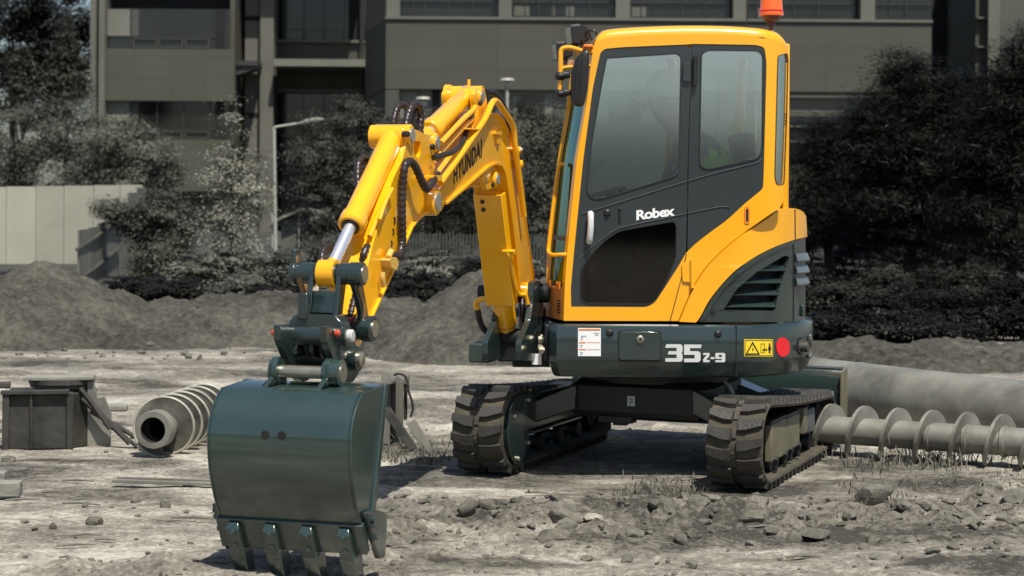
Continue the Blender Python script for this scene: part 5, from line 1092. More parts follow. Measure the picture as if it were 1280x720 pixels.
st = [(97, 30.0, 289), (110, 31.2, 284.5), (121, 32.4, 283), (135, 34, 273.5), (147, 35.4, 261), (159, 36.6, 245), (170, 38, 237), (180.5, 39.6, 232)]
GRF = mat('fence_sheet', (.20, .195, .155), .7, var=.12, vscale=1.5)
for (a, Da, ya), (c, Dc, yc) in zip(st, st[1:]):
    p, q = P(a, 300, Da), P(c, 300, Dc); z = P((a+c)/2, (ya+yc)/2, (Da+Dc)/2).z; b = MB(); t = Vector((.02, .03, 0)); q = q+(p-q)*.03
    v = [Vector((w.x, w.y, 0)) for w in (p, q)]; quad = [v[0], v[1], v[1]+t, v[0]+t]; b.rings([[w+UZ*-.05 for w in quad], [w+UZ*z for w in quad]], True, True, True); b.build('sheet_panel', GRF, SF, 0)
for pts in (((96, 312, 29.9), (118, 298, 31.9), (136, 284, 33.9), (160, 268, 36.4), (180, 241, 39.4)), ((96, 351, 29.9), (118, 336, 31.9), (136, 321, 33.9), (148, 310, 35.2))):
    b = MB(); b.tube([P(x, y, d_-.06) for x, y, d_ in pts], .03, 6); b.build('slanting_rail', RAIL, SF)
p = P(147.5, 300, 35.3); b = MB(); b.box((p.x-.04, p.y-.06, 0), (p.x+.02, p.y, 1.5)); b.build('fence_post', RAIL, SF, 0)
PF = thing('picket_fence', 'dark picket fence behind the soil heap under the boom', 'fence', (fx(580, 33), 33, 0)); D = 33
b = MB(); rg = random.Random(3)
for k in range(58):
    x = fx(462+k*4.2, D); b.box((x-.017, D, .15), (x+.017, D+.02, fz(292+rg.uniform(-2, 2), D)))
b.build('pickets', mat('picket_wood', (.055, .054, .044), .8), PF, 0); b = MB(); b.box((fx(460, D), D+.025, fz(304, D)), (fx(704, D), D+.06, fz(302, D))); b.box((fx(460, D), D+.025, fz(334, D)), (fx(704, D), D+.06, fz(331, D))); b.build('fence_rail', RAIL, PF, 0)
GALV = mat('lamp_metal', (.38, .37, .31), .5, var=.05)
LP = thing('street_lamp', 'pale street lamp with one long bent arm between the slender tree and the dark tree', 'street lamp', (fx(345, 50), 50, 0)); D = 50
b = MB(); b.tube([Vector((fx(345, D), D, 0)), Vector((fx(342, D), D, fz(163, D)))], [.05, .04], 10); b.build('post', GALV, LP); b = MB(); b.tube(catmull([Vector((fx(342, D), D, fz(165, D))), Vector((fx(342.5, D), D, fz(161.5, D))), Vector((fx(352, D), D, fz(159.5, D))), Vector((fx(380, D), D, fz(155, D)))], 5), .032, 8); b.build('arm', GALV, LP)
b = MB(); b.lathe(Vector((fx(376, D), D, fz(155.5, D))), Vector((fx(404, D), D, fz(150.5, D))), [(0, .03), (.2, .075), (.7, .08), (1, .02)], 12); b.build('lamp_head', GALV, LP)
for px, py, lab in ((633, 98, 'flat-topped lamp standing before the tiled band right of the boom top'), (528, 122, 'small round lamp head above the hedge left of the big cylinder')):
    D = 52; L_ = thing('garden_lamp', lab, 'street lamp', (fx(px, D), D, 0)); b = MB(); x = fx(px, D)
    b.tube([Vector((x, D, 0)), Vector((x, D, fz(py+8, D)))], .045, 8); b.build('post', GALV, L_); b = MB(); b.lathe(Vector((x, D, fz(py+13, D))), Vector((x, D, fz(py, D))), [(0, .06), (.1, .1), (.55, .13), (.6, .05), (.75, .05), (.78, .20), (1, .17)], 16); b.build('lamp_head', GALV, L_)
SHD = thing('shelter', 'low shelter with a pale sloping roof beside the street lamp post', 'shelter', (fx(368, 54), 54, 0)); D = 54
b = MB(); A = [Vector((fx(x, D), D, fz(y, D))) for x, y in ((335, 283), (352, 272), (376, 262), (402, 268), (402, 271), (376, 266), (352, 275.5), (335, 286))]; b.prism(A, [v+Vector((0, 2.2, 0)) for v in A]); b.build('roof', PALE, SHD, 0)
b = MB(); b.box((fx(350, D), D+.3, 0), (fx(396, D), D+2, fz(275, D))); b.build('wall', mat('shelter_wall', (.10, .098, .08), .8), SHD, 0)
for x in (341, 374, 400): part('post', GALV, x-.8, x+.8, 270, 250+1.52*FPX/54, D+.15, .08, 0, SHD)

# ================================================================== trees and shrubs
def leafmat(name, c, spec=.2):
    return mat(name, (c[0], c[1], c[2]*.97), .48, var=.2, vscale=1.6, spec=spec, coords='Object')
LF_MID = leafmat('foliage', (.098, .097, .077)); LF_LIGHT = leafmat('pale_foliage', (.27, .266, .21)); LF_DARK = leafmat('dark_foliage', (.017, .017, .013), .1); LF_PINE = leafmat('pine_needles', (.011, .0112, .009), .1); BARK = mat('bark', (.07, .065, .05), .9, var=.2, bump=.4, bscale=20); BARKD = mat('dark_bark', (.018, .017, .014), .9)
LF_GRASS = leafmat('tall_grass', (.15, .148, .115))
def leaves(name, pts, nrm, sz, m, par, asp=.55, rg=RNG, droop=0.0, jit=.42):
    n = len(pts); d = rg.normal(size=(n, 3)); d = d/np.linalg.norm(d, axis=1, keepdims=True); nn = nrm+jit*d; nn /= np.linalg.norm(nn, axis=1, keepdims=True)+1e-9
    t = np.cross(nn, rg.normal(size=(n, 3))); t /= np.linalg.norm(t, axis=1, keepdims=True)+1e-9; t[:, 2] -= droop; b = np.cross(nn, t)
    s = sz*(.6+.8*rg.random((n, 1))); t = t*s; b = b*s*asp
    off = np.array(wloc(par)); v = np.stack([pts-t, pts-b*.9+t*.1, pts+t, pts+b*.9+t*.1], 1).reshape(-1, 3)-off
    me = bpy.data.meshes.new(name); npmesh(me, v, np.arange(4*n).reshape(n, 4)); me.materials.append(m); o = bpy.data.objects.new(name, me); COL.objects.link(o); o.parent = par; return o
def crown_points(blobs, nclump, per, spread, rg, fill=.35, vf=.24):
    P_, Nn = [], []; vol = np.array([b_[1][0]*b_[1][2] for b_ in blobs]); vol = vol/vol.sum()
    for c, r in [blobs[i] for i in rg.choice(len(blobs), nclump, p=vol)]:
        d = rg.normal(size=3); d /= np.linalg.norm(d); k = 1-fill*rg.random()**1.5; k *= .88+.28*rg.random()
        cc = np.array(c)+d*np.array(r)*k; q = rg.normal(size=(per, 3))*spread*np.array([1, 1, vf])*(.5+.9*rg.random()); P_.append(cc+q); up = d*.45+np.array([0, 0, .8]); Nn.append(np.repeat(up[None], per, 0))
    return np.concatenate(P_), np.concatenate(Nn)
def tree(name, label, D, px, blobs, m, n=(260, 22), sz=.11, spread=.22, bark=None, group='trees behind the site', trunk=.10, limbs=6, seed=1, cat='tree', asp=.55, fill=.35, depth=.9, vf=.4):
    rg = np.random.default_rng(seed); x = fx(px, D); root = thing(name, label, cat, (x, D, 0), group)
    B_ = [((fx(a, D), D+rg.uniform(-.3, .3)*rx*D/FPX, fz(b_, D)), (rx*D/FPX, rx*D/FPX*depth, ry*D/FPX)) for a, b_, rx, ry in blobs]
    zt = max(c[2]+r[2]*.4 for c, r in B_); b = MB(); base = Vector((x, D, -.1)); top = Vector((B_[0][0][0], B_[0][0][1], zt)); mid = base.lerp(top, .45)+Vector((rg.normal()*.05, 0, 0))
    tr = catmull([base, mid, top], 8); b.tube(tr, [trunk*(1-.9*k/(len(tr)-1)) for k in range(len(tr))], 8)
    tk = b.build('trunk', bark or BARK, root)
    for k in range(limbs):
        c, r = B_[k % len(B_)]; s = tr[int(len(tr)*rg.uniform(.3, .75))]; e = Vector(c)+Vector(rg.normal(size=3))*r[0]*.35; b = MB(); b.tube(catmull([s, s.lerp(e, .5)+Vector((0, 0, .08)), e], 5), [trunk*.4*(1-.85*i/10) for i in range(11)], 6); b.build('limb', bark or BARK, root)
    pts, nr = crown_points(B_, n[0], n[1], spread, rg, fill, vf); pts[:, 2] = np.maximum(pts[:, 2], .05); leaves('crown', pts, nr, sz, m, root, asp, rg); return root
def shrub(name, label, px, py_top, D, wpx, m, seed, n=(70, 26), sz=.07, group='shrubs at the edge of the site', upright=False, cat='shrub'):
    rg = np.random.default_rng(seed); x = fx(px, D); h = fz(py_top, D); w = wpx*D/FPX/2; root = thing(name, label, cat, (x, D, 0), group)
    blobs = [((x+rg.uniform(-.5, .5)*w, D+rg.uniform(-.3, .3)*w, h*rg.uniform(.35, .7)), (w*rg.uniform(.45, .8), w*.7, h*rg.uniform(.25, .42))) for _ in range(7)]
    b = MB()
    for k in range(5): c, r = blobs[k]; b.tube([Vector((x+.05*k, D, -.05)), Vector((x, D, 0)).lerp(Vector(c), .5)+Vector((.03*k, 0, .05)), Vector(c)], [.02, .014, .006], 5)
    b.build('stems', BARKD if m in (LF_PINE, LF_DARK) else BARK, root)
    pts, nr = crown_points(blobs, n[0], n[1], .10 if not upright else .07, rg, .5); pts[:, 2] = np.abs(pts[:, 2])+.02
    o = leaves('foliage', pts, nr, sz, m, root, .18 if upright else .5, rg); return root
tree('broad_tree', 'dense round-topped tree behind the hoarding at the left edge', 52, 35, [(20, 170, 55, 45), (75, 165, 42, 42), (45, 215, 62, 38), (100, 205, 28, 30), (5, 215, 40, 40), (95, 150, 20, 22)], LF_MID, (520, 110), .030, .15, seed=2, fill=.3, vf=.6)
tree('broad_tree', 'layered leafy tree between the dense left tree and the slender tree', 48, 165, [(130, 175, 42, 28), (180, 198, 40, 32), (155, 225, 56, 30), (205, 222, 20, 22), (110, 222, 28, 22), (165, 160, 20, 14)], leafmat('mid_foliage', (.14, .138, .108)), (400, 110), .030, .15, seed=3, fill=.3, vf=.55)
tree('broad_tree', 'leaning bushy tree growing in front of the hoarding end', 33, 195, [(172, 285, 26, 20), (198, 268, 32, 28), (215, 300, 26, 38), (205, 325, 36, 32), (137, 262, 17, 11), (150, 275, 18, 14), (205, 345, 40, 25)], LF_MID, (480, 100), .023, .11, seed=4, fill=.3, vf=.55)
tree('slender_tree', 'slender pale young tree with a thin visible trunk left of the street lamp', 32, 288, [(291, 152, 9, 24), (286, 200, 24, 30), (303, 232, 32, 30), (283, 280, 34, 34), (318, 262, 22, 28), (268, 235, 17, 22), (300, 320, 34, 25), (318, 200, 10, 18)], LF_LIGHT, (230, 82), 0.022, .12, trunk=.055, seed=5, fill=.6, limbs=12)
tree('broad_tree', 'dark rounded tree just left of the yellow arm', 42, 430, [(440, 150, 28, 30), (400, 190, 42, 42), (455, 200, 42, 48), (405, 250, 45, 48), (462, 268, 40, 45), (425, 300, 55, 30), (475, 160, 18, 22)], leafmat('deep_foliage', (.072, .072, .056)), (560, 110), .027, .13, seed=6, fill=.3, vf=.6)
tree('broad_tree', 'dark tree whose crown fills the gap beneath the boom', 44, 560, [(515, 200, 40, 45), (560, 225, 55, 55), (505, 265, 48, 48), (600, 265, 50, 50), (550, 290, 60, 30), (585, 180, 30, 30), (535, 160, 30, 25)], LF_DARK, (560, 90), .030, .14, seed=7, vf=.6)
tree('broad_tree', 'leafy tree between the boom and the cab front', 41, 670, [(655, 165, 30, 38), (685, 175, 30, 42), (660, 235, 45, 55), (700, 245, 40, 50), (670, 290, 50, 40), (720, 180, 30, 50)], leafmat('grey_foliage', (.09, .089, .07)), (500, 110), .027, .13, seed=8, fill=.3, vf=.6)
tree('broad_tree', 'tall dark tree filling the top left corner behind the conifer', 82, 15, [(10, 60, 65, 55), (75, 20, 45, 40), (10, 15, 50, 40), (95, 70, 30, 60), (40, 110, 60, 50), (50, 55, 40, 50)], LF_DARK, (560, 103), 0.074, .36, trunk=.25, seed=9, group='tall trees beyond the left office')
tree('conifer_tree', 'pointed conifer left of the office block corner', 70, 82, [(82, 40, 5, 14), (82, 58, 10, 16), (82, 78, 16, 18), (83, 100, 22, 20), (84, 118, 24, 16)], leafmat('conifer_foliage', (.062, .062, .048)), (260, 46), 0.087, .18, trunk=.12, seed=10, group='tall trees beyond the left office', asp=.3)
tree('conifer_tree', 'smaller blunt conifer at the left of the pointed one', 72, 28, [(27, 75, 5, 12), (28, 95, 12, 16), (28, 115, 16, 16)], MATS['conifer_foliage'], (140, 46), 0.087, .18, trunk=.1, seed=11, group='tall trees beyond the left office', asp=.3)
GP_ = 'dark pines at the right'
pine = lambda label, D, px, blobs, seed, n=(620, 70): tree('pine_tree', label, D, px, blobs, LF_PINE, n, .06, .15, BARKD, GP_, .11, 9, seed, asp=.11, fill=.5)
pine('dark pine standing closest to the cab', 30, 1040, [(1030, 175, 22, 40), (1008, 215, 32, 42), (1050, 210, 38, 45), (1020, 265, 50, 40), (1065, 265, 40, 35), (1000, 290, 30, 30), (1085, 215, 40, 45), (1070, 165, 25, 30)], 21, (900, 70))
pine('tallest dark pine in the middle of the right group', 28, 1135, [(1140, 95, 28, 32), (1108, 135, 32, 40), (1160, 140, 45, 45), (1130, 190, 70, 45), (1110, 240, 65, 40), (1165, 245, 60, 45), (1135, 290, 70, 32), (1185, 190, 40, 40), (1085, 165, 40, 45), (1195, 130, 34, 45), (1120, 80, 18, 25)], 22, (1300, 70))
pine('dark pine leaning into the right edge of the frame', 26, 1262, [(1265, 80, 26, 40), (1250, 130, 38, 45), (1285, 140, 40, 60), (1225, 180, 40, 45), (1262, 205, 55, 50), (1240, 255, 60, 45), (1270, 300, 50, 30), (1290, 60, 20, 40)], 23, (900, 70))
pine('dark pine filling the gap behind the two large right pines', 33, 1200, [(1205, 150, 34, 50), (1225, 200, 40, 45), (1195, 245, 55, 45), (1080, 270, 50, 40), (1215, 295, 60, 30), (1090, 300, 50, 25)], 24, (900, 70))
# shrubs: right side
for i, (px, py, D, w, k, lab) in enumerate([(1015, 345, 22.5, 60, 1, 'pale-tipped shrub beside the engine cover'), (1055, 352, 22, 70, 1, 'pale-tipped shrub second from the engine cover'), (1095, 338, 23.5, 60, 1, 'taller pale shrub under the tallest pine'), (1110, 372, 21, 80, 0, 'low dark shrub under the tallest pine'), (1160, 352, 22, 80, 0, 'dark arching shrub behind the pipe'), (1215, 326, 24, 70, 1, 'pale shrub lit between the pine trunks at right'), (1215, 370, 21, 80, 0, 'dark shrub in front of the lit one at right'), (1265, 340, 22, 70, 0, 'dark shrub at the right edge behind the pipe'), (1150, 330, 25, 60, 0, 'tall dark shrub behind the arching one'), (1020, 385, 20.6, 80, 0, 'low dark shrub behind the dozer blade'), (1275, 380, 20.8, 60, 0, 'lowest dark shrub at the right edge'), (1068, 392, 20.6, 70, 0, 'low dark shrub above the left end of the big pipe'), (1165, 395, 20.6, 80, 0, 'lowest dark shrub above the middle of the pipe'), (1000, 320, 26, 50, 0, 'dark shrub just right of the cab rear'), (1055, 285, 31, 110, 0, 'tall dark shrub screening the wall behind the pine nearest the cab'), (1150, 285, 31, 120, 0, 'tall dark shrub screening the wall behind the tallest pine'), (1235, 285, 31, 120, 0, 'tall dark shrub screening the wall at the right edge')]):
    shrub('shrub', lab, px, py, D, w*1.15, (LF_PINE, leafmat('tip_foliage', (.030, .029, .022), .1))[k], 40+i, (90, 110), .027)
# shrubs and tall grass: left and middle
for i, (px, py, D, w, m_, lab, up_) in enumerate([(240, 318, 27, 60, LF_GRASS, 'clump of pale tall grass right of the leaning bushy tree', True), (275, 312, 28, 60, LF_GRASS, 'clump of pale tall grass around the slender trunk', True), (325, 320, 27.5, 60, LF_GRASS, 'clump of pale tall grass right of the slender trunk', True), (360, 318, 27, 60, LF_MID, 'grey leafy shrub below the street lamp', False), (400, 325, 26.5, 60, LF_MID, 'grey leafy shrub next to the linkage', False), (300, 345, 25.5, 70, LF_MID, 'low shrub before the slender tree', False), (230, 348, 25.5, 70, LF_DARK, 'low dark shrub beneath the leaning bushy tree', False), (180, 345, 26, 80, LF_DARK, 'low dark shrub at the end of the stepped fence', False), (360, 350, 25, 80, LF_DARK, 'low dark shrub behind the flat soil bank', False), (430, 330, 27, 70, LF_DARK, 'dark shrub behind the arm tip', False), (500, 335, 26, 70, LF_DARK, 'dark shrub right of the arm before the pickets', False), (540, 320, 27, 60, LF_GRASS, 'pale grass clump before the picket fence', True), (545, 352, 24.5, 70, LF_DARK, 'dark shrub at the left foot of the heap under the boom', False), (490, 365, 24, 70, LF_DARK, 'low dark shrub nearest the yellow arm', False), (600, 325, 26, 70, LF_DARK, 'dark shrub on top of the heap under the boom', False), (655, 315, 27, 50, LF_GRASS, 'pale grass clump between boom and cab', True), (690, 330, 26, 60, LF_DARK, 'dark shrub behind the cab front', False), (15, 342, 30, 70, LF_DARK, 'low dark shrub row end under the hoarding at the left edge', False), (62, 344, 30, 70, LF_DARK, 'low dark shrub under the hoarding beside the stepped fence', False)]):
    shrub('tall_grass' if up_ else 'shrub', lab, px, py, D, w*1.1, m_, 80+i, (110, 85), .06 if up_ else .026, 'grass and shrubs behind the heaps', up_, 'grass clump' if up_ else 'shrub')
# dark rough grass under the trees
n_ = 60; X = np.linspace(-40, 40, n_); Y = np.linspace(23.6, 120, n_); A, B_ = np.meshgrid(X, Y); Z = .07+.04*fbm(A*.6, B_*.6, 3, 91); me = bpy.data.meshes.new('rough_grass'); ix = np.arange(n_*n_).reshape(n_, n_)
npmesh(me, np.stack([A.ravel(), B_.ravel(), Z.ravel()], 1), np.stack([ix[:-1, :-1], ix[:-1, 1:], ix[1:, 1:], ix[1:, :-1]], -1).reshape(-1, 4)); me.materials.append(mat('rough_grass', (.05, .049, .038), .95, var=.3, vscale=.8, bump=.5, bscale=3)); o = bpy.data.objects.new('rough_grass', me); COL.objects.link(o); tag(o, kind='structure')
# ================================================================== things lying about the site
GREYM = mat('weathered_steel', (.24, .23, .19), .55, metal=.25, var=.18, vscale=5, bump=.15, bscale=14, col2=(.15, .142, .115)); PIPE = mat('big_pipe_steel', (.215, .206, .168), .42, var=.2, vscale=2.6, bump=.04, bscale=5, col2=(.085, .081, .065), detail=9); SHADEG = mat('shaded_flight', (.12, .113, .09), .7, var=.25, vscale=7, bump=.2, bscale=14, col2=(.04, .038, .03)); RUST = mat('dark_steel', (.042, .039, .031), .65, var=.25, vscale=6, bump=.3, bscale=12, col2=(.012, .011, .009)); CONC = mat('concrete', (.24, .235, .195), .9, var=.15, vscale=8, bump=.3, bscale=40); WOOD = mat('old_timber', (.17, .162, .13), .85, var=.25, vscale=5, stretch=(1, 1, .12), bump=.4, bscale=20)
def helix(mb, p0, p1, r0, r1, pitch, th=.008, seg=28, hand=1, ph=0):
    p0, p1 = Vector(p0), Vector(p1); d = (p1-p0); L = d.length; d.normalize(); x = d.orthogonal().normalized(); y = d.cross(x); n = int(L/pitch*seg); rs = []
    for i in range(n+1):
        a = ph+hand*2*math.pi*i/seg; c = p0+d*(L*i/n); e = x*math.cos(a)+y*math.sin(a)
        rs.append([c+e*r0-d*th, c+e*r1-d*th*.6, c+e*r1+d*th*.6, c+e*r0+d*th])
    return mb.rings(rs, True, True, True)
# right auger, lying almost parallel to the picture
A, B_ = P(1000, 540, 11.42), P(1420, 552, 10.48); A.z = .15; B_.z = .15
AU = thing('auger_drill', 'long pale auger with round flights lying in front of the big pipe at the right', 'auger', ((A.x+B_.x)/2, (A.y+B_.y)/2, 0)); b = MB(); b.cyl(A, B_, .082, n=28); b.build('shaft', GREYM, AU)
b = MB(); helix(b, A, B_, .08, .156, .205, .016, 30, -1, .6); b.build('flight', GREYM, AU, 40)
d = (B_-A).normalized()
for k in (.55, .78, 1.0, 1.22, 1.42): b = MB(); p = A+d*k; b.lathe(p, p+d*.035, [(0, .083), (.2, .092), (.8, .092), (1, .083)], 26); b.build('weld_collar', GREYM, AU)
# left auger pointing towards the camera
A = P(191, 544, 10.95); B_ = P(256, 512, 11.95); A.z = .165; B_.z = .165; d = (B_-A).normalized()
AL = thing('auger_drill', 'short auger with a hollow dark end facing the camera at the left', 'auger', ((A.x+B_.x)/2, (A.y+B_.y)/2, 0)); b = MB(); b.lathe(A, B_, [(0, .075), (0, .108), (.02, .112), (.09, .112), (.10, .075), (1, .075)], 36, False); b.build('shaft', GREYM, AL)
b = MB(); b.lathe(A+d*.002, A+d*.30, [(0, .076), (1, .074)], 30, False); b.lathe(A+d*.28, A+d*.3, [(0, .074), (1, .074)], 30); b.build('bore', mat('black_bore', (.008, .008, .007), .9), AL)
b = MB(); helix(b, A+d*.12, B_, .074, .172, .155, .006, 34, 1, 2.2); b.build('flight', SHADEG, AL, 40)  # flight colour darkened to paint in the shading between the turns
d1 = (B_-A-d*.12); L1 = d1.length; d1.normalize(); x1 = d1.orthogonal().normalized(); y1 = d1.cross(x1); nn_ = int(L1/.155*34); b = MB(); b.tube([A+d*.12+d1*(L1*i/nn_)+(x1*math.cos(2.2+2*math.pi*i/34)+y1*math.sin(2.2+2*math.pi*i/34))*.172 for i in range(nn_+1)], .0085, 6); b.build('flight_edge', mat('worn_steel', (.42, .40, .32), .5, var=.2, vscale=9), AL)  # worn rim, coloured paler to paint in the light edge of each turn
# big pipe
A = P(960, 470, 13.63); B_ = P(1345, 500, 11.25); A.z = .215; B_.z = .215
b = MB(); dd = B_-A; prof = []
for i in range(60):
    t = i/59; prof.append((t, .212+(.004 if i in (20, 40) else 0)))
b.lathe(A, B_, [(0, .19)]+prof+[(1, .19)], 44); BP_ = b.build('steel_pipe', PIPE, None, 40); tag(BP_, 'thick pale steel pipe lying along the ground behind the auger at the right', 'pipe')
# casing box at left
o = P(68, 552, 11.5); o.z = 0; ax = Vector((.985, .17, 0)).normalized(); ay = Vector((-ax.y, ax.x, 0)); k_ = 11.5/FPX
CB = thing('steel_casing', 'dark rusty steel casing with a slab lid standing on the sand at the left edge', 'casing', tuple(o))
def C3(x, y, z): return o+ax*x+ay*y+UZ*z
b = MB(); q = [(-.28, -.20), (.10, -.20), (.24, -.05), (.24, .22), (-.28, .22)]; b.rings([[C3(x, y, z) for x, y in q] for z in (.0, .335)], True, True, True); b.build('body', RUST, CB, 30, bevel=.01)
for x0, x1, y_ in ((-.29, -.25, -.215), (-.13, -.115, -.212), (.085, .125, -.215)): b = MB(); b.obox(C3((x0+x1)/2, y_, .175), (ax, ay, UZ), ((x1-x0)/2, .014, .172)); b.build('rib', RUST, CB, bevel=.004)
b = MB(); b.obox(C3(-.10, -.21, .348), (ax, ay, UZ), (.20, .03, .012)); b.build('top_flange', RUST, CB, bevel=.003)
b = MB(); b.lathe(C3(.04, .02, .335), C3(.04, .02, .41), [(0, .16), (.3, .16), (.32, .19), (.6, .19), (.62, .20), (1, .195)], 10); b.build('lid', RUST, CB, 20); b = MB(); b.obox(C3(.03, -.03, .418), (ax, ay, UZ), (.21, .10, .010)); b.build('lid_slab', CONC, CB, bevel=.003)
b = MB(); pl = [(.20, -.02), (.34, -.02), (.345, .20), (.30, .31), (.26, .30), (.24, .40), (.20, .40)]; b.prism([C3(x, -.10, z) for x, z in pl], [C3(x, -.075, z) for x, z in pl]); b.build('bracket_plate', GREYM, CB, 20, bevel=.004)
for (x0, z0, x1, z1, w) in ((.17, .30, .46, .03, .020), (.22, .22, .56, .02, .014), (.30, .15, .50, .01, .012), (.16, .36, .34, .12, .016)): b = MB(); b.tube([C3(x0, -.14, z0), C3((x0+x1)/2, -.17, (z0+z1)/2+.01), C3(x1, -.19, z1)], w, 8); b.build('loose_bar', RUST, CB)
# flat bar, block, bricks
A, B_ = G(142, 606), G(330, 612); A.z = B_.z = .022; d = (B_-A).normalized(); n = Vector((-d.y, d.x, 0)); b = MB(); b.obox((A+B_)/2, (d, n, UZ), ((B_-A).length/2, .024, .009)); b.obox((A+B_)/2+n*.018+UZ*.014, (d, n, UZ), ((B_-A).length/2-.01, .005, .006)); o_ = b.build('metal_bar', GREYM, None, bevel=.003); tag(o_, 'thin pale flat bar lying on the sand left of the bucket', 'bar')
def block(name, px, py, w, h, dpt, yaw, m, label, cat, grp=None, z=0):
    g = G(px, py); s = g.y/FPX; c = Vector((g.x, g.y+dpt/2, z+h*s/2)); b = MB(); a1 = Vector((math.cos(yaw), math.sin(yaw), 0)); a2 = Vector((-a1.y, a1.x, 0))
    b.obox(c, (a1, a2, UZ), (w*s/2, dpt/2, h*s/2)); o = b.build(name, m, None, 30, bevel=.008); return tag(o, label, cat, grp)
block('concrete_block', 8, 622, 30, 19, .10, .1, CONC, 'grey concrete block at the left edge of the sand', 'block')
block('concrete_block', -3, 603, 16, 13, .08, .0, CONC, 'small concrete block stacked behind the larger left edge block', 'block', z=.0)
block('brick', 144, 514, 26, 7, .10, .05, CONC, 'flat brick lying right of the rusty casing', 'brick'); block('brick', 4, 485, 14, 7, .1, .2, RUST, 'dark brick at the left edge beyond the casing', 'brick')
# cluster of stakes right of the bucket
o = G(505, 562); ST_ = thing('steel_stand', 'old rusty post stand with two slanting braces and a wire loop right of the bucket', 'stand', tuple(o)); k_ = o.y/FPX
def S3(px, py, y=0): a, c = ray(px, py); Y = o.y+y; return Vector((a*Y, Y, HC+c*Y))
def spost(name, m, x0, x1, y0, y1, yy, dp): a, c = S3(x0, y1, yy), S3(x1, y0, yy); b = MB(); b.box((a.x, a.y, max(0, a.z)), (c.x, a.y+dp, c.z)); return b.build(name, m, ST_, 0, .004)
spost('post', WOOD, 477, 489, 474, 562, .10, .06); spost('post', WOOD, 494, 504, 477, 562, .0, .05); spost('post', RUST, 504.5, 509, 474, 525, .04, .05); spost('plank', WOOD, 488.5, 494.5, 478, 550, .12, .03)
b = MB(); A = [S3(x, y, .03) for x, y in ((476, 466), (480, 472), (486, 468), (490, 474), (497, 470), (505, 476), (511, 470), (511, 480), (477, 480))]; b.prism(A, [v+Vector((0, .10, 0)) for v in A]); b.build('torn_cap', GREYM, ST_, 0)
for (x0, y0, x1, y1, w) in ((483, 512, 517, 562, .028), (514, 527, 537, 566, .030)): b = MB(); a, c = S3(x0, y0, -.03), S3(x1, y1, -.10); dd = (c-a).normalized(); sd = dd.cross(Vector((0, 1, 0))).normalized(); b.obox((a+c)/2, (dd, sd, dd.cross(sd)), ((c-a).length/2, w, .012)); b.build('brace', RUST if x0 < 500 else WOOD, ST_, bevel=.004)
b = MB(); b.tube(catmull([S3(x, y, .0) for x, y in ((492, 469), (498, 467), (505, 469), (509, 477), (511, 490), (515, 502), (516, 512), (513, 521))], 5), .008, 6); b.build('wire_loop', RUST, ST_)
# grass tufts
gm = MB(); rg = random.Random(11)
def tuft(x, y, n, h, sp):
    z = max(-.01, float(ground_z(np.array([x]), np.array([y]))[0]))
    for _ in range(n):
        p = Vector((x+rg.gauss(0, sp), y+rg.gauss(0, sp), z)); l = Vector((rg.gauss(0, .35), rg.gauss(0, .35), 1))*h*rg.uniform(.5, 1.2); w = Vector((rg.gauss(0, 1), rg.gauss(0, 1), 0)).normalized()*.004
        m_ = p+l*.55; t = p+l+Vector((l.x, l.y, -.1*h))*.5; gm.add([p-w, p+w, m_+w*.7, m_-w*.7, t], [(0, 1, 2, 3), (3, 2, 4)])
for _ in range(34): q = G(rg.uniform(1045, 1280), rg.uniform(560, 588)); tuft(q.x, q.y, 14, rg.uniform(.05, .13), .05)
for _ in range(26): q = G(rg.uniform(480, 560), rg.uniform(556, 580)); tuft(q.x, q.y, 10, .06, .04)
for _ in range(26): q = G(rg.uniform(780, 880), rg.uniform(598, 625)); tuft(q.x, q.y, 9, .045, .05)
for _ in range(40): q = G(rg.uniform(1050, 1280), rg.uniform(585, 650)); tuft(q.x, q.y, 7, .05, .06)
tag(gm.build('dry_grass', mat('dry_grass', (.14, .135, .10), .8), None, 0), 'thin dry grass along the auger and scattered on the sand', 'grass', kind='stuff')
# dry twigs
for i in range(22):
    q = G(random.uniform(5, 250) if i < 12 else random.uniform(480, 1250), random.uniform(600, 712)); a = random.uniform(-.3, .3); L_ = random.uniform(.06, .22); z = max(0, float(ground_z(np.array([q.x]), np.array([q.y]))[0])); b = MB(); dd = Vector((math.cos(a), math.sin(a), 0)); b.tube([q+UZ*(z+.008), q+dd*L_*.5+UZ*(z+.014), q+dd*L_+UZ*(z+.008)], [.005, .006, .003], 5); t_ = b.build('twig', WOOD); tag(t_, 'thin dry twig lying flat on the sandy ground', 'twig', 'twigs on the sand')
# unseen woods added behind the camera to darken the lower cab window reflections
pts = []; rg2 = np.random.default_rng(5)
n = 26000; X = rg2.uniform(-60, 70, n); hgt = 2.5+2.2*fbm(X*.12, X*0, 3, 8)+1.2*fbm(X*.6, X*0+3, 2, 9); Z = hgt*rg2.random(n)**.9; Yb = -42-rg2.random(n)*7; root_off = None
v = np.stack([X, Yb, Z], 1); o = leaves('added_woods', v, np.tile([0, .6, .5], (n, 1)), .45, LF_DARK, None, .7, rg2); tag(o, 'unseen belt of foliage added behind the viewer to darken the cab glass reflections', 'woods', kind='stuff')
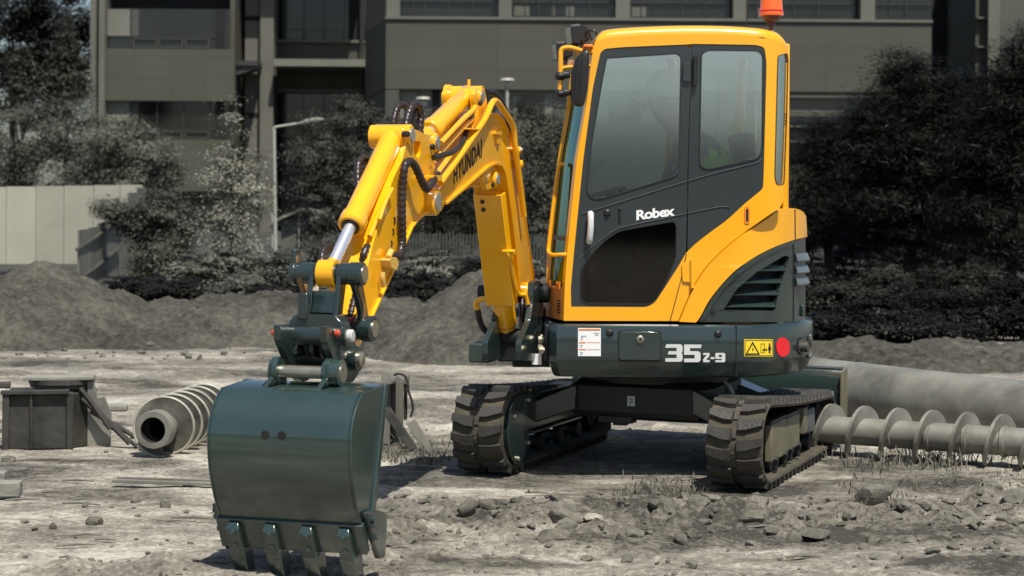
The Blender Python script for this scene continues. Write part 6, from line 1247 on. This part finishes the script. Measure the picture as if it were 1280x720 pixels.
# ================================================================== the operator in the seat
def skin_mesh(name, chains, m, parent, sub=2, root=0):
    """chains: list of [(point, radius), ...]; first chain starts the body, the others start at the index given"""
    vs, es, rad = [], [], []
    for st, ch in chains:
        prev = st
        for p, r in ch:
            vs.append(Vector(p)-wloc(parent)); rad.append(r); i = len(vs)-1
            if prev is not None: es.append((prev, i))
            prev = i
    me = bpy.data.meshes.new(name); me.from_pydata([tuple(v) for v in vs], es, []); o = bpy.data.objects.new(name, me); COL.objects.link(o); o.parent = parent
    md = o.modifiers.new('skin', 'SKIN'); md.use_smooth_shade = True
    if not me.skin_vertices: 
        bm = bmesh.new(); bm.from_mesh(me); bm.verts.layers.skin.verify(); bm.to_mesh(me); bm.free()
    for i, r in enumerate(rad): d = me.skin_vertices[0].data[i]; d.radius = (r, r) if not hasattr(r, '__len__') else r; d.use_root = (i == root)
    s = o.modifiers.new('smooth', 'SUBSURF'); s.levels = sub; s.render_levels = sub; me.materials.append(m); return o
SKIN = mat('skin', (.42, .24, .16), .55); SHIRT = mat('shirt', (.10, .13, .16), .85); TROU = mat('trousers', (.10, .11, .13), .9); VEST = mat('safety_vest', (.45, .95, .06), .7); HELM = mat('white_helmet', (.8, .8, .8), .35); STRAP = mat('beige_band', (.62, .52, .22), .6)
HIP = H3(-.27, .30, 1.36)
PR = thing('person', 'seated machine operator in a white helmet and green safety vest inside the cab', 'person', tuple(H3(-.27, .30, 1.29)))
def Q(x, y, z): return H3(x-.05, y, z+.035)
neck = Q(.02, .30, 1.90); head = Q(.07, .30, 2.06)
def arm(s):
    sh = Q(-.11, .30+s*.19, 1.80); el = Q(.03, .30+s*.25, 1.52); wr = Q(.30, .30+s*.20, 1.53); return sh, el, wr
ch = [(None, [(Q(-.27, .30, 1.36), .14), (Q(-.25, .30, 1.52), .125), (Q(-.19, .30, 1.68), .14), (Q(-.10, .30, 1.81), .11), (Q(-.02, .30, 1.90), .052), (Q(.05, .30, 1.97), .07), (Q(.065, .30, 2.05), .092), (Q(.055, .30, 2.13), .075)])]
n_ = 8
for s in (-1, 1):
    sh, el, wr = arm(s); ch.append((3, [(sh, .062), (sh.lerp(el, .5), .05), (el, .042), (el.lerp(wr, .5), .038), (wr, .026), (wr+hF*.05, .032)])); hand = n_+5; n_ += 6
    palm = wr+hF*.05
    for k in range(4):
        a = palm+hF*.035+hL*(k-1.5)*.019; ch.append((hand, [(a, .010), (a+hF*.032-UZ*.006, .009), (a+hF*.048-UZ*.026, .008)])); n_ += 3
    a = palm-hF*.01-hL*s*.034-UZ*.01; ch.append((hand, [(a, .011), (a+hF*.03-UZ*.014, .009)])); n_ += 2
for s in (-1, 1):
    ch.append((0, [(Q(-.18, .30+s*.10, 1.34), .09), (Q(.22, .30+s*.12, 1.37), .068), (Q(.30, .30+s*.12, 1.15), .055), (Q(.28, .30+s*.12, .97), .045), (Q(.38, .30+s*.13, .94), .04)])); n_ += 5
skin_mesh('body', ch, SKIN, PR)
sh_ = [(None, [(Q(-.27, .30, 1.38), .150), (Q(-.25, .30, 1.52), .135), (Q(-.19, .30, 1.68), .15), (Q(-.10, .30, 1.80), .12), (Q(-.04, .30, 1.86), .065)])]; k = 5
for s in (-1, 1):
    sh, el, wr = arm(s); sh_.append((3, [(sh, .070), (sh.lerp(el, .5), .06), (el, .052), (el.lerp(wr, .6), .044)])); k += 4
skin_mesh('shirt', sh_, SHIRT, PR)
skin_mesh('vest', [(None, [(Q(-.26, .30, 1.44), .172), (Q(-.25, .30, 1.53), .165), (Q(-.19, .30, 1.68), .18), (Q(-.115, .30, 1.79), .16)])], VEST, PR)
tr_ = [(None, [(Q(-.27, .30, 1.35), .15), (Q(-.25, .30, 1.42), .145)])]
for s in (-1, 1): tr_.append((0, [(Q(-.18, .30+s*.10, 1.34), .10), (Q(.22, .30+s*.12, 1.37), .078), (Q(.30, .30+s*.12, 1.15), .064), (Q(.285, .30+s*.12, 1.0), .055)]))
skin_mesh('trousers', tr_, TROU, PR)
b = MB(); hc = Q(.055, .30, 2.075); b.lathe(hc, hc+UZ*.16, [(0, .118), (.1, .116), (.45, .104), (.75, .075), (.95, .03), (1, .005)], 28); HL_ = b.build('helmet', HELM, PR, 60); b = MB(); b.rings([[hc+hF*(.115*math.cos(a)+.03)*k+hL*.115*math.sin(a)*k+UZ*(z-.02*max(0, math.cos(a))) for a in np.linspace(0, 2*math.pi, 25)[:-1]] for k, z in ((1.0, .008), (1.18, -.004), (1.0, .0))], True); b.build('brim', HELM, HL_, 60)
for s in (-1, 1):
    e = Q(.145, .30+s*.032, 2.045); b = MB(); b.lathe(e-hF*.012, e+hF*.004, [(0, .004), (.4, .011), (.8, .009), (1, .002)], 10); b.build('eye', INK, PR)
    e = Q(.055, .30+s*.088, 2.035); b = MB(); b.obox(e, (hF, hL, UZ), (.016, .008, .028)); b.build('ear', SKIN, PR, bevel=.006)
b = MB(); b.obox(Q(.155, .30, 2.02), (hF, hL, UZ), (.016, .012, .022)); b.build('nose', SKIN, PR, bevel=.008); b = MB(); b.obox(Q(.142, .30, 1.98), (hF, hL, UZ), (.006, .024, .004)); b.build('mouth', mat('lips', (.3, .12, .09), .5), PR)
b = MB(); b.tube([H3(-.05, .52, 1.72), H3(-.045, .555, 1.60), H3(-.02, .545, 1.50)], .022, 8); b.build('seat_belt', STRAP, SEAT)
